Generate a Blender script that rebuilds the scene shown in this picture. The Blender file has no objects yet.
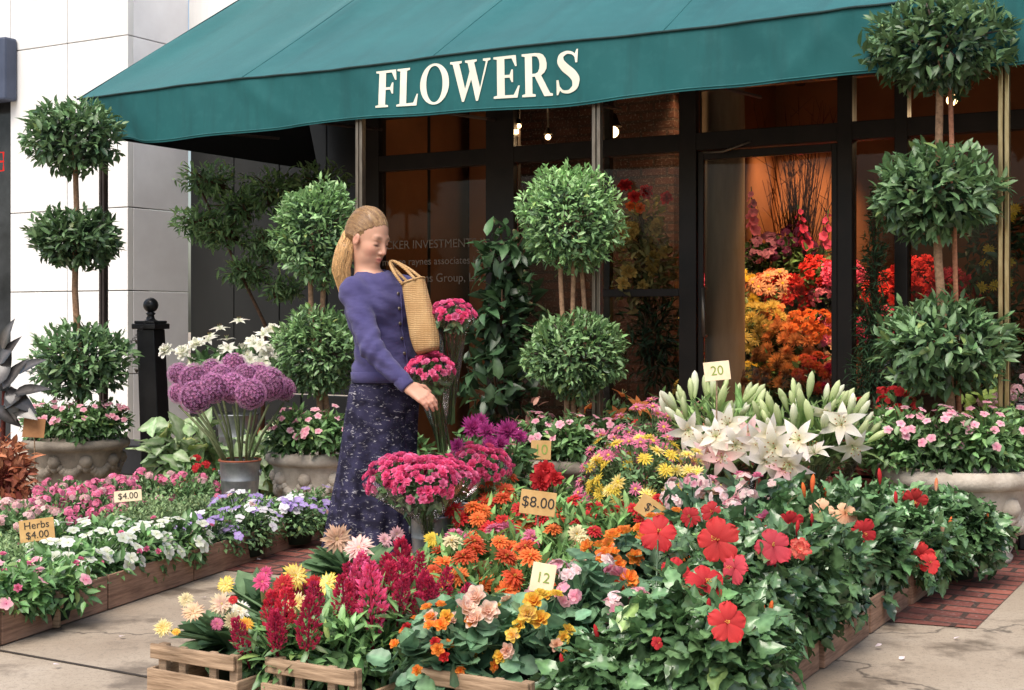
import bpy, math, random
import numpy as np
from mathutils import Vector, Matrix
from mathutils.geometry import tessellate_polygon
from mathutils.bvhtree import BVHTree

R = np.random.default_rng(11)
random.seed(5)
C = bpy.context.scene.collection
PI = math.pi
F, CH, HY, CX = 1355.0, 1.1, 320.0, 512.0          # focal length in px, eye height, horizon row, centre column
UX = np.array([0.867, -0.498]) / math.hypot(0.867, 0.498)   # along the shop front, to the right
VX = np.array([-UX[1], UX[0]])                              # into the shop
UROT = math.atan2(UX[1], UX[0])

def P(px, Y, py=None):
    return np.array([(px - CX) / F * Y, Y, 0.0 if py is None else CH - (py - HY) / F * Y])
def UV(a, b, z=0.0):
    w = UX * a + VX * b
    return np.array([w[0], w[1], z])
def nrm(a):
    a = np.asarray(a, float)
    return a / np.maximum(np.linalg.norm(a, axis=-1, keepdims=True), 1e-9)
def lin(r, g, b):
    f = lambda c: (c / 255 / 12.92) if c <= 10 else ((c / 255 + 0.055) / 1.055) ** 2.4
    return np.array([f(r), f(g), f(b)])

# ------------------------------------------------------------------ mesh accumulator
class MB:
    def __init__(s):
        s.V, s.Q, s.T, s.K, s.qm, s.tm, s.n = [], [], [], [], [], [], 0
    def add(s, V, Q=None, T=None, col=(0.5, 0.5, 0.5), m=0):
        V = np.asarray(V, float).reshape(-1, 3)
        col = np.asarray(col, float)
        if col.ndim == 1: col = np.tile(col, (len(V), 1))
        s.V.append(V); s.K.append(col)
        if Q is not None and len(Q):
            Q = np.asarray(Q, int); s.Q.append(Q + s.n); s.qm.append(np.full(len(Q), m))
        if T is not None and len(T):
            T = np.asarray(T, int); s.T.append(T + s.n); s.tm.append(np.full(len(T), m))
        s.n += len(V)
    def inst(s, tpl, Rm, t, sc, c0, c1=None, m=0):
        tv, tq, tt, tw = tpl
        k = len(t)
        if k == 0: return
        sc = np.broadcast_to(np.asarray(sc, float), (k,))
        V = np.einsum('kij,nj->kni', Rm, tv) * sc[:, None, None] + t[:, None, :]
        c0 = np.broadcast_to(np.asarray(c0, float), (k, 3))
        c1 = c0 if c1 is None else np.broadcast_to(np.asarray(c1, float), (k, 3))
        K = c0[:, None, :] * (1 - tw)[None, :, None] + c1[:, None, :] * tw[None, :, None]
        off = (np.arange(k) * len(tv))[:, None, None]
        Q = (tq[None] + off).reshape(-1, 4) if tq is not None and len(tq) else None
        T = (tt[None] + off).reshape(-1, 3) if tt is not None and len(tt) else None
        s.add(V.reshape(-1, 3), Q, T, K.reshape(-1, 3), m)
    def box(s, c, d, rot=None, col=(0.5, 0.5, 0.5), m=0):
        d = np.asarray(d, float) / 2
        v = np.array([[x, y, z] for x in (-1, 1) for y in (-1, 1) for z in (-1, 1)]) * d
        if rot is not None: v = v @ np.asarray(rot).T
        s.add(v + np.asarray(c, float), [[0, 1, 3, 2], [4, 6, 7, 5], [0, 4, 5, 1], [2, 3, 7, 6], [0, 2, 6, 4], [1, 5, 7, 3]], None, col, m)
    def tube(s, pts, rad, n=6, col=(0.5, 0.5, 0.5), m=0, cap=True):
        pts = np.asarray(pts, float); k = len(pts)
        rad = np.broadcast_to(np.asarray(rad, float), (k,))
        tg = nrm(np.gradient(pts, axis=0))
        ref = np.array([0.31, 0.11, 0.94]) if abs(tg[0][2]) < 0.9 else np.array([0.9, 0.3, 0.1])
        a = nrm(np.cross(tg, ref)); b = np.cross(tg, a)
        th = np.arange(n) / n * 2 * PI
        V = pts[:, None, :] + rad[:, None, None] * (a[:, None, :] * np.cos(th)[None, :, None] + b[:, None, :] * np.sin(th)[None, :, None])
        Q = [[i * n + j, i * n + (j + 1) % n, (i + 1) * n + (j + 1) % n, (i + 1) * n + j] for i in range(k - 1) for j in range(n)]
        V = V.reshape(-1, 3); T = []
        if cap:
            V = np.vstack([V, pts[0], pts[-1]]); e = k * n
            T = [[e, (j + 1) % n, j] for j in range(n)] + [[e + 1, (k - 1) * n + j, (k - 1) * n + (j + 1) % n] for j in range(n)]
        s.add(V, Q, T, col, m)
    def lathe(s, prof, n=24, c=(0, 0, 0), col=(0.5, 0.5, 0.5), m=0, wob=None):
        prof = np.asarray(prof, float); k = len(prof)
        th = np.arange(n) / n * 2 * PI
        r = prof[:, 0][:, None] * np.ones(n)[None]
        if wob is not None: r = r * (1 + wob(th)[None, :])
        V = np.stack([r * np.cos(th), r * np.sin(th), prof[:, 1][:, None] * np.ones(n)], -1).reshape(-1, 3) + np.asarray(c, float)
        Q = [[i * n + j, i * n + (j + 1) % n, (i + 1) * n + (j + 1) % n, (i + 1) * n + j] for i in range(k - 1) for j in range(n)]
        s.add(V, Q, None, col, m)
    def ball(s, c, r, n=10, col=(0.5, 0.5, 0.5), m=0, sc=(1, 1, 1)):
        th = np.linspace(0, PI, n // 2 + 1)
        pr = np.stack([np.sin(th) * r + 1e-5, -np.cos(th) * r], -1)
        k0 = s.n
        s.lathe(pr, n, (0, 0, 0), col, m)
        s.V[-1] = s.V[-1] * np.asarray(sc) + np.asarray(c, float)
    def grid(s, G, col=(0.5, 0.5, 0.5), m=0, wrap=False):
        G = np.asarray(G, float); a, b = G.shape[:2]
        Q = [[i * b + j, i * b + (j + 1) % b, (i + 1) * b + (j + 1) % b, (i + 1) * b + j] for i in range(a - 1) for j in range(b if wrap else b - 1)]
        s.add(G.reshape(-1, 3), Q, None, col if np.asarray(col).ndim == 1 else np.asarray(col).reshape(-1, 3), m)
    def mesh(s, name, mats, smooth=True, org=None):
        me = bpy.data.meshes.new(name)
        V = np.vstack(s.V); K = np.vstack(s.K)
        if org is not None: V = V - np.asarray(org)
        Q = np.vstack(s.Q) if s.Q else np.zeros((0, 4), int); T = np.vstack(s.T) if s.T else np.zeros((0, 3), int)
        mi = np.concatenate([*s.qm, *s.tm]) if (s.qm or s.tm) else np.zeros(0)
        me.vertices.add(len(V)); me.vertices.foreach_set('co', V.astype(np.float32).ravel())
        nl = Q.size + T.size
        me.loops.add(nl); me.loops.foreach_set('vertex_index', np.concatenate([Q.ravel(), T.ravel()]).astype(np.int32))
        nf = len(Q) + len(T); me.polygons.add(nf)
        tot = np.concatenate([np.full(len(Q), 4), np.full(len(T), 3)]).astype(np.int32)
        me.polygons.foreach_set('loop_start', (np.cumsum(tot) - tot).astype(np.int32))
        me.polygons.foreach_set('material_index', mi.astype(np.int32))
        me.polygons.foreach_set('use_smooth', np.full(nf, smooth))
        at = me.color_attributes.new('Col', 'FLOAT_COLOR', 'POINT')
        at.data.foreach_set('color', np.hstack([K, np.ones((len(K), 1))]).astype(np.float32).ravel())
        for m in (mats if isinstance(mats, (list, tuple)) else [mats]): me.materials.append(m)
        me.update(calc_edges=True); me.validate()
        return me

def obj(name, me, parent=None, loc=None):
    o = bpy.data.objects.new(name, me); C.objects.link(o)
    if parent is not None: o.parent = parent
    if loc is not None: o.location = loc
    return o
def part(root, name, mb, mats, smooth=True, bevel=0):
    o = obj(name, mb.mesh(name, mats, smooth), root)
    if bevel:
        b = o.modifiers.new('bevel', 'BEVEL'); b.width = bevel; b.segments = 2; b.limit_method = 'ANGLE'
    return o
def tag(o, label=None, cat=None, group=None, kind=None):
    if label: o['label'] = label
    if cat: o['category'] = cat
    if group: o['group'] = group
    if kind: o['kind'] = kind
    return o
def thing(name, label, cat, loc=(0, 0, 0), rz=0.0, group=None):
    o = bpy.data.objects.new(name, None); C.objects.link(o); o.empty_display_size = 0.05
    o.location = [float(x) for x in loc]; o.rotation_euler = (0, 0, rz)
    return tag(o, label, cat, group)
def struct(name, mb, mats, smooth=False):
    return tag(obj(name, mb.mesh(name, mats, smooth)), kind='structure')
def copy_tree(o, parent=None):
    c = o.copy(); C.objects.link(c)
    if parent is not None: c.parent = parent
    for ch in list(o.children): copy_tree(ch, c)
    return c

# ------------------------------------------------------------------ materials
def newmat(name):
    m = bpy.data.materials.new(name); m.use_nodes = True
    nt = m.node_tree; nt.nodes.clear()
    o = nt.nodes.new('ShaderNodeOutputMaterial')
    return m, nt, o
def nd(nt, t, ins=None, **props):
    n = nt.nodes.new(t)
    for k, v in props.items(): setattr(n, k, v)
    for k, v in (ins or {}).items():
        if isinstance(v, bpy.types.NodeSocket): nt.links.new(v, n.inputs[k])
        else: n.inputs[k].default_value = v
    return n
def mixc(nt, a, b, fac, mode='MIX'):
    n = nt.nodes.new('ShaderNodeMix'); n.data_type = 'RGBA'; n.blend_type = mode
    for idx, v in ((0, fac), (6, a), (7, b)):
        if isinstance(v, bpy.types.NodeSocket): nt.links.new(v, n.inputs[idx])
        else: n.inputs[idx].default_value = v if idx == 0 else (*list(v)[:3], 1)
    return n.outputs[2]
def ramp(nt, fac, stops):
    n = nt.nodes.new('ShaderNodeValToRGB'); nt.links.new(fac, n.inputs[0])
    e = n.color_ramp.elements
    while len(e) < len(stops): e.new(0.5)
    for i, (p, c) in enumerate(stops):
        e[i].position = p; e[i].color = (*(list(c)[:3] if hasattr(c, '__len__') else [c] * 3), 1)
    return n.outputs[0]
def coords(nt, scale=(1, 1, 1), rot=(0, 0, 0), kind='Object'):
    t = nt.nodes.new('ShaderNodeTexCoord'); m = nt.nodes.new('ShaderNodeMapping')
    m.inputs['Scale'].default_value = scale; m.inputs['Rotation'].default_value = rot
    nt.links.new(t.outputs[kind], m.inputs[0]); return m.outputs[0]
def noise(nt, vec, scale=5.0, detail=4.0, rough=0.55):
    n = nd(nt, 'ShaderNodeTexNoise', {'Vector': vec, 'Scale': scale, 'Detail': detail, 'Roughness': rough}); return n.outputs[0]
def bump(nt, h, strength=0.3, dist=0.01):
    return nd(nt, 'ShaderNodeBump', {'Height': h, 'Strength': strength, 'Distance': dist}).outputs[0]
def pbr(nt, out, col, rough=0.6, metal=0.0, normal=None, spec=0.4, **kw):
    b = nt.nodes.new('ShaderNodeBsdfPrincipled')
    if isinstance(col, bpy.types.NodeSocket): nt.links.new(col, b.inputs['Base Color'])
    else: b.inputs['Base Color'].default_value = (*list(col)[:3], 1)
    if isinstance(rough, bpy.types.NodeSocket): nt.links.new(rough, b.inputs['Roughness'])
    else: b.inputs['Roughness'].default_value = rough
    b.inputs['Metallic'].default_value = metal; b.inputs['Specular IOR Level'].default_value = spec
    if normal is not None: nt.links.new(normal, b.inputs['Normal'])
    for k, v in kw.items(): b.inputs[k].default_value = v
    if out is not None: nt.links.new(b.outputs[0], out.inputs[0])
    return b
def attrmat(name, rough, spec, transl, mott=0.25, rnd=0.25, nscale=35.0, sat=1.0, val=1.0):
    m, nt, o = newmat(name)
    a = nd(nt, 'ShaderNodeAttribute', attribute_name='Col').outputs['Color']
    oi = nt.nodes.new('ShaderNodeObjectInfo')
    mr = nd(nt, 'ShaderNodeMapRange', {'Value': oi.outputs['Random'], 'To Min': 1 - rnd, 'To Max': 1 + rnd}).outputs[0]
    nz = noise(nt, coords(nt), nscale, 3)
    mn = nd(nt, 'ShaderNodeMapRange', {'Value': nz, 'From Min': 0.25, 'From Max': 0.75, 'To Min': 1 - mott, 'To Max': 1 + mott}).outputs[0]
    pr = nd(nt, 'ShaderNodeMath', {0: mr, 1: mn}, operation='MULTIPLY').outputs[0]
    cc = nd(nt, 'ShaderNodeVectorMath', {0: a, 'Scale': pr}, operation='SCALE').outputs[0]
    cc = nd(nt, 'ShaderNodeHueSaturation', {'Saturation': sat, 'Value': val, 'Color': cc}).outputs[0]
    b = pbr(nt, None, cc, rough, spec=spec)
    if transl > 0:
        t = nd(nt, 'ShaderNodeBsdfTranslucent', {'Color': cc})
        mx = nd(nt, 'ShaderNodeMixShader', {0: transl, 1: b.outputs[0], 2: t.outputs[0]})
        nt.links.new(mx.outputs[0], o.inputs[0])
    else: nt.links.new(b.outputs[0], o.inputs[0])
    return m
M_LEAF = attrmat('leaf', 0.36, 0.5, 0.22, sat=.84)
M_GLOSS = attrmat('glossy_leaf', 0.22, 0.65, 0.15, sat=.80, val=.80)
M_MATTE = attrmat('soft_leaf', 0.6, 0.3, 0.25, sat=.88)
M_PETAL = attrmat('petal', 0.6, 0.2, 0.42, 0.14, 0.14, 45, .95)
M_PLAIN = attrmat('painted', 0.55, 0.4, 0, 0.12, 0.1, 20)
M_BARK = attrmat('bark', 0.85, 0.2, 0, 0.45, 0.15, 60)

def m_noise(name, c0, c1, scale=6, rough=0.7, bs=0.25, bd=0.01, metal=0.0, stretch=(1, 1, 1), spec=0.35, bscale=None, lo=0.3, hi=0.7):
    m, nt, o = newmat(name); v = coords(nt, stretch)
    n = noise(nt, v, scale, 6, 0.6)
    col = ramp(nt, n, [(lo, c0), (hi, c1)])
    h = noise(nt, v, bscale or scale * 6, 5)
    pbr(nt, o, col, rough, metal, bump(nt, h, bs, bd), spec)
    return m
M_WOOD = m_noise('crate_wood', lin(112, 90, 68), lin(184, 156, 128), 3.0, 0.8, 0.4, 0.004, stretch=(2.5, 2.5, 30), bscale=9)
M_WOODGREY = m_noise('weathered_wood', lin(112, 84, 68), lin(172, 136, 112), 3.0, 0.85, 0.4, 0.004, stretch=(2.5, 2.5, 30), bscale=9)
M_STONE = m_noise('cast_stone', lin(150, 138, 124), lin(196, 186, 172), 9, 0.9, 0.5, 0.006, bscale=70)
M_STONEDK = m_noise('dark_cast_stone', lin(96, 88, 78), lin(150, 140, 126), 9, 0.9, 0.5, 0.006, bscale=70)  # darker tone of the cast stone
M_ZINC = m_noise('galvanised_metal', (0.20, 0.21, 0.22), (0.42, 0.43, 0.44), 12, 0.42, 0.1, 0.002, metal=0.75)
M_BLACK = m_noise('black_paint', (0.008, 0.008, 0.009), (0.02, 0.02, 0.022), 8, 0.3, 0.1, 0.002)
M_FRAME = m_noise('bronze_frame', (0.010, 0.007, 0.005), (0.022, 0.015, 0.011), 5, 0.45, 0.05, 0.002, spec=0.3)
M_BRASS = m_noise('aged_brass', (0.30, 0.22, 0.10), (0.50, 0.40, 0.22), 10, 0.3, 0.1, 0.002, metal=0.9, stretch=(6, 6, 1))
M_STEEL = m_noise('pole_bronze', (0.16, 0.13, 0.10), (0.28, 0.24, 0.19), 10, 0.35, 0.1, 0.002, metal=0.8, stretch=(6, 6, 1))
M_DKPOLE = m_noise('dark_pole', (0.05, 0.035, 0.03), (0.10, 0.07, 0.06), 10, 0.45, 0.1, 0.002, metal=0.3, stretch=(6, 6, 1))
M_POTG = m_noise('green_plastic_pot', (0.012, 0.03, 0.018), (0.02, 0.045, 0.028), 10, 0.5, 0.05, 0.002)
M_TERRA = m_noise('terracotta', lin(120, 66, 48), lin(170, 100, 72), 8, 0.85, 0.2, 0.004)
M_REDTUB = m_noise('red_timber', lin(70, 26, 20), lin(112, 44, 34), 4, 0.65, 0.3, 0.004, stretch=(1, 1, 14))
M_CARD = m_noise('card', lin(178, 138, 84), lin(206, 168, 112), 14, 0.8, 0.15, 0.001)
M_CARDPALE = m_noise('pale_card', lin(222, 196, 160), lin(236, 216, 184), 14, 0.8, 0.15, 0.001)
M_CARDDK = m_noise('brown_card', lin(140, 96, 60), lin(170, 122, 80), 14, 0.8, 0.15, 0.001)
M_INK = m_noise('ink', (0.02, 0.018, 0.015), (0.04, 0.035, 0.03), 9, 0.7, 0, 0.001)
M_INKG = m_noise('green_ink', lin(120, 140, 60), lin(140, 160, 80), 9, 0.7, 0, 0.001)
M_CREAM = m_noise('cream_lettering', lin(208, 206, 188), lin(226, 224, 208), 5, 0.8, 0.15, 0.002)
M_GOLD = m_noise('faded_lettering', lin(112, 98, 86), lin(134, 118, 102), 30, 0.7, 0, 0.001)
M_STRAW = None

def m_canvas():
    m, nt, o = newmat('green_canvas')
    v = coords(nt)
    n = noise(nt, v, 1.6, 5); n2 = noise(nt, v, 14, 4)
    c = ramp(nt, n, [(0.3, lin(14, 76, 78)), (0.7, lin(22, 88, 89))])
    c = mixc(nt, c, lin(44, 102, 102), nd(nt, 'ShaderNodeMapRange', {'Value': n2, 'From Min': 0.5, 'From Max': 0.8, 'To Max': 0.35}).outputs[0])
    st = noise(nt, coords(nt, (7, .5, .9)), 1.3, 5); c = mixc(nt, c, lin(8, 52, 54), nd(nt, 'ShaderNodeMapRange', {'Value': st, 'From Min': .5, 'From Max': .75, 'To Max': .45}).outputs[0])
    w = noise(nt, coords(nt, (300, 300, 300)), 1.0, 2)
    pb = pbr(nt, o, c, 0.72, 0, bump(nt, w, 0.25, 0.002), 0.3); pb.inputs['Sheen Weight'].default_value = .55; pb.inputs['Sheen Roughness'].default_value = .35; pb.inputs['Sheen Tint'].default_value = (.55, .95, .95, 1)
    return m
M_CANVAS = m_canvas()
M_SEAM = m_noise('dark_piping', (0.006, 0.02, 0.02), (0.012, 0.035, 0.033), 9, 0.8)
M_AWNSHADE = m_noise('awning_shade_paint', (0.006, 0.008, 0.009), (0.012, 0.014, 0.015), 4, 0.9)  # near-black paints in the shade beneath the awning

def m_glass():
    m, nt, o = newmat('shop_glass')
    fr = nd(nt, 'ShaderNodeFresnel', {'IOR': 1.2}).outputs[0]
    t = nd(nt, 'ShaderNodeBsdfTransparent', {'Color': (0.93, 0.94, 0.93, 1)})
    wob = noise(nt, coords(nt), 1.5, 2)
    g = nd(nt, 'ShaderNodeBsdfGlossy', {'Color': (0.9, 0.9, 0.9, 1), 'Roughness': 0.03, 'Normal': bump(nt, wob, 0.05, 0.02)})
    mx = nd(nt, 'ShaderNodeMixShader', {0: fr, 1: t.outputs[0], 2: g.outputs[0]})
    nt.links.new(mx.outputs[0], o.inputs[0]); return m
M_GLASS = m_glass()
def m_cello():
    m, nt, o = newmat('cellophane')
    fr = nd(nt, 'ShaderNodeFresnel', {'IOR': 1.35}).outputs[0]
    wr = noise(nt, coords(nt), 28, 4)
    t = nd(nt, 'ShaderNodeBsdfTransparent', {'Color': (0.96, 0.97, 0.97, 1)})
    bn = bump(nt, wr, 0.9, 0.02)
    g = nd(nt, 'ShaderNodeBsdfGlossy', {'Color': (0.95, 0.95, 0.97, 1), 'Roughness': 0.12, 'Normal': bn})
    fac = nd(nt, 'ShaderNodeMath', {0: fr, 1: 0.03}, operation='ADD').outputs[0]
    mx = nd(nt, 'ShaderNodeMixShader', {0: fac, 1: t.outputs[0], 2: g.outputs[0]})
    nt.links.new(mx.outputs[0], o.inputs[0]); return m
M_CELLO = m_cello()
def m_emit(name, col, s):
    m, nt, o = newmat(name)
    e = nd(nt, 'ShaderNodeEmission', {'Color': (*col, 1), 'Strength': s}); nt.links.new(e.outputs[0], o.inputs[0]); return m
M_BULB = m_emit('lit_bulb', (1.0, 0.62, 0.28), 9.0)
M_NEON = m_emit('red_neon', (0.9, 0.04, 0.03), 1.0)

def m_brick(name, c1, c2, mort, scale, rot, rough=0.75, wet=True, vert=False, bw=0.5, rh=0.25):
    m, nt, o = newmat(name)
    v = coords(nt, (1, 1, 1), rot)
    b = nd(nt, 'ShaderNodeTexBrick', {'Vector': v, 'Color1': (*c1, 1), 'Color2': (*c2, 1), 'Mortar': (*mort, 1), 'Scale': scale, 'Mortar Size': 0.024, 'Mortar Smooth': 0.2, 'Bias': -0.1, 'Brick Width': bw, 'Row Height': rh})
    n = noise(nt, v, 2.2, 6); n2 = noise(nt, v, 60, 4)
    c = mixc(nt, b.outputs[0], (0.10, 0.05, 0.045), nd(nt, 'ShaderNodeMapRange', {'Value': n, 'From Min': 0.5, 'From Max': 0.72, 'To Max': 0.7}).outputs[0])
    c = mixc(nt, c, (0.5, 0.46, 0.42), nd(nt, 'ShaderNodeMapRange', {'Value': n2, 'From Min': 0.55, 'From Max': 0.8, 'To Max': 0.35}).outputs[0])
    r = nd(nt, 'ShaderNodeMapRange', {'Value': n, 'From Min': 0.4, 'From Max': 0.7, 'To Min': rough, 'To Max': rough - (0.35 if wet else 0.0)}).outputs[0]
    hh = nd(nt, 'ShaderNodeMath', {0: b.outputs[1], 1: -1.0}, operation='MULTIPLY').outputs[0]
    hh = nd(nt, 'ShaderNodeMath', {0: hh, 1: n2}, operation='ADD').outputs[0]
    pbr(nt, o, c, r, 0, bump(nt, hh, 0.5, 0.006)); return m
M_PAVER = m_brick('brick_paving', lin(150, 88, 74), lin(110, 64, 58), lin(66, 52, 46), 2.0, (0, 0, -UROT), bw=0.42, rh=0.21)
M_INBRICK = m_brick('dark_brick', lin(72, 38, 26), lin(52, 28, 20), lin(44, 28, 22), 2.0, (PI / 2, 0, 0), wet=False, bw=0.42, rh=0.14)

def m_concrete():
    m, nt, o = newmat('concrete_pavement')
    v = coords(nt)
    n = noise(nt, v, 0.9, 7, 0.6); n2 = noise(nt, v, 45, 5, 0.7); n3 = noise(nt, v, 3.2, 6, 0.65)
    c = ramp(nt, n, [(0.3, lin(136, 120, 102)), (0.55, lin(164, 150, 132)), (0.75, lin(182, 170, 154))])
    c = mixc(nt, c, lin(92, 80, 68), nd(nt, 'ShaderNodeMapRange', {'Value': n3, 'From Min': 0.52, 'From Max': 0.64, 'To Max': 0.75}).outputs[0])
    c = mixc(nt, c, lin(100, 90, 80), nd(nt, 'ShaderNodeMapRange', {'Value': n2, 'From Min': 0.5, 'From Max': 0.75, 'To Max': 0.5}).outputs[0])
    vo = nd(nt, 'ShaderNodeTexVoronoi', {'Vector': nd(nt, 'ShaderNodeVectorMath', {0: v, 1: nd(nt, 'ShaderNodeVectorMath', {0: nd(nt, 'ShaderNodeTexNoise', {'Vector': v, 'Scale': 4.0, 'Detail': 6.0}).outputs[1], 'Scale': 0.35}, operation='SCALE').outputs[0]}, operation='ADD').outputs[0], 'Scale': 0.75}, feature='DISTANCE_TO_EDGE').outputs[0]
    cr = nd(nt, 'ShaderNodeMapRange', {'Value': vo, 'From Min': 0.0, 'From Max': 0.007, 'To Min': 0.75, 'To Max': 0.0}).outputs[0]
    c = mixc(nt, c, lin(52, 46, 42), cr)
    n4 = noise(nt, v, 160, 2); c = mixc(nt, c, lin(70, 60, 52), nd(nt, 'ShaderNodeMapRange', {'Value': n4, 'From Min': 0.60, 'From Max': 0.70, 'To Max': 0.6}).outputs[0])
    r = nd(nt, 'ShaderNodeMapRange', {'Value': n3, 'From Min': 0.5, 'From Max': 0.66, 'To Min': 0.85, 'To Max': 0.5}).outputs[0]
    pbr(nt, o, c, r, 0, bump(nt, n2, 0.35, 0.004)); return m
M_CONC = m_concrete()
M_JOINT = m_noise('joint_dirt', lin(46, 40, 36), lin(70, 62, 54), 20, 0.95)
M_WHITE = m_noise('white_stone_panel', (0.64, 0.625, 0.60), (0.79, 0.78, 0.76), 2.5, 0.55, 0.08, 0.003, stretch=(1.6, 1.6, .3), bscale=30, lo=.2, hi=.55)
M_SIDELIFT = m_noise('lifted_stone_panel', (0.76, 0.74, 0.75), (0.88, 0.87, 0.88), 2.5, 0.6, 0.1, 0.003, bscale=30)  # same white stone, colour raised to brighten the shaded side wall
M_DARKWALL = m_noise('dark_metal_panel', lin(30, 31, 30), lin(42, 43, 42), 2.0, 0.5, 0.1, 0.003, stretch=(1, 1, 0.3))
M_BASE = m_noise('dark_plinth', (0.015, 0.015, 0.017), (0.03, 0.03, 0.033), 5, 0.6)
M_SIGNBLUE = m_noise('blue_grey_sign', lin(58, 66, 84), lin(76, 84, 104), 4, 0.5, 0.05)
M_DARKGLASS = m_noise('dark_window', (0.01, 0.012, 0.013), (0.05, 0.055, 0.06), 3, 0.12, 0.02)
M_INWALL = m_noise('warm_plaster', lin(128, 80, 50), lin(152, 98, 62), 2.2, 0.85, 0.2, 0.004)
M_INFLOOR = m_noise('shop_floor', lin(70, 48, 34), lin(96, 66, 46), 5, 0.5)
M_INCEIL = m_noise('shop_ceiling', lin(60, 42, 30), lin(80, 56, 40), 5, 0.9)
M_COLUMN = m_noise('round_column', lin(112, 94, 78), lin(140, 120, 100), 3, 0.75, 0.25, 0.004, stretch=(4, 4, 0.6))
M_SHELF = m_noise('shelf_wood', lin(60, 38, 24), lin(92, 60, 38), 4, 0.6, 0.2, 0.003, stretch=(2, 10, 10))

# ------------------------------------------------------------------ leaf and petal templates
def leafT(w=0.4, rows=4, fold=0.12, curl=0.25, prof='ovate', ribw=0.35):
    x = np.linspace(0, 1, rows + 1)
    f = {'ovate': lambda t: np.sin(PI * t ** 0.72) ** 0.9, 'lance': lambda t: np.sin(PI * t ** 0.9) ** 0.85,
         'round': lambda t: np.sqrt(np.clip(1 - (2 * t ** 0.85 - 1) ** 2, 0, 1)), 'spoon': lambda t: np.sin(PI * t ** 1.6) ** 0.7 + 0.08 * (1 - t),
         'fan': lambda t: np.clip(t, 0, 1) ** 0.75 * np.sqrt(np.clip(1 - ((t - 0.62) / 0.40).clip(0) ** 2, 0.02, 1)),
         'heart': lambda t: (np.sin(PI * t ** 0.45) ** 0.8)}[prof](x)
    h = w / 2 * np.clip(f, 0.02, None)
    z = -curl * x ** 2
    V = np.zeros((rows + 1, 3, 3)); W = np.zeros((rows + 1, 3))
    V[:, :, 0] = x[:, None]; V[:, 0, 1] = -h; V[:, 2, 1] = h
    V[:, :, 2] = z[:, None]; V[:, 0, 2] += fold * h * 2; V[:, 2, 2] += fold * h * 2
    if prof == 'heart':
        V[0, 0, 0] = V[0, 2, 0] = -0.12; V[1, 0, 0] -= 0.06; V[1, 2, 0] -= 0.06
        V[0, 0, 1] = -w * 0.28; V[0, 2, 1] = w * 0.28
    W[:, 1] = ribw
    Q = [[i * 3 + j, i * 3 + 3 + j, i * 3 + 4 + j, i * 3 + 1 + j] for i in range(rows) for j in (0, 1)]
    return V.reshape(-1, 3), np.array(Q), None, W.reshape(-1)
def petalT(w=0.5, rows=4, cols=3, cup=0.15, curl=0.2, prof='fan', ruf=0.0, k=3.0):
    x = np.linspace(0, 1, rows + 1); y = np.linspace(-1, 1, cols)
    base = leafT(w, rows, 0, 0, prof)[0].reshape(rows + 1, 3, 3)
    h = base[:, 2, 1]
    V = np.zeros((rows + 1, cols, 3))
    V[:, :, 0] = x[:, None] * (1 - 0.06 * (y[None] ** 2)); V[:, :, 1] = h[:, None] * y[None]
    V[:, :, 2] = cup * (h[:, None] * 2) * (y[None] ** 2) - curl * x[:, None] ** 2 + ruf * x[:, None] ** 4 * np.sin(k * PI * y[None] + 2.1 * x[:, None])
    W = np.repeat(x[:, None], cols, 1)
    Q = [[i * cols + j, (i + 1) * cols + j, (i + 1) * cols + j + 1, i * cols + j + 1] for i in range(rows) for j in range(cols - 1)]
    return V.reshape(-1, 3), np.array(Q), None, W.reshape(-1)
def leafW(w=0.6, rows=9, fold=0.12, curl=0.3, ruf=0.05, teeth=0.14, prof='ovate', ribw=0.5):
    x = np.linspace(0, 1, rows + 1); h = leafT(w, rows, 0, 0, prof)[0].reshape(rows + 1, 3, 3)[:, 2, 1].copy()
    h[1:-1:2] *= 1 - teeth
    y = np.array([-1, -.5, 0, .5, 1.]); V = np.zeros((rows + 1, 5, 3)); W = np.zeros((rows + 1, 5))
    V[:, :, 0] = x[:, None] + (.05 * np.abs(y)[None] if prof != 'heart' else -.16 * (np.abs(y)[None]) * (1 - x[:, None]) ** 2); V[:, :, 1] = h[:, None] * y[None]
    V[:, :, 2] = fold * 2 * h[:, None] * np.abs(y)[None] - curl * x[:, None] ** 2 + ruf * np.abs(y)[None] * np.sin(x[:, None] * 17 + y[None] * 2)
    W[:, 2] = ribw; W[:, 1] = W[:, 3] = np.where(np.arange(rows + 1) % 2, .0, ribw * .35)
    Q = [[i * 5 + j, (i + 1) * 5 + j, (i + 1) * 5 + j + 1, i * 5 + j + 1] for i in range(rows) for j in range(4)]
    return V.reshape(-1, 3), np.array(Q), None, W.reshape(-1)
def frames(d, n):
    d = nrm(d); n = n - d * np.sum(n * d, -1, keepdims=True); n = nrm(n)
    return np.stack([d, np.cross(n, d), n], -1)
L_OV = leafT(0.45, 4, 0.14, 0.25, 'ovate'); L_LA = leafT(0.30, 4, 0.15, 0.3, 'lance'); L_SM = leafT(0.5, 2, 0.14, 0.2, 'lance')
L_RD = leafT(0.8, 5, 0.08, 0.25, 'round'); L_HT = leafW(0.9, 7, 0.08, 0.32, .04, .04, 'round', .5); L_FN = leafT(0.16, 2, 0.1, 0.3, 'lance')
L_SP = leafT(0.46, 6, 0.10, 0.4, 'spoon', 0.45); L_BAY = leafT(0.40, 3, 0.18, 0.2, 'lance')
L_HIB = leafW(0.64, 9, 0.12, 0.34, .05, .17, 'ovate', .5)

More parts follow.
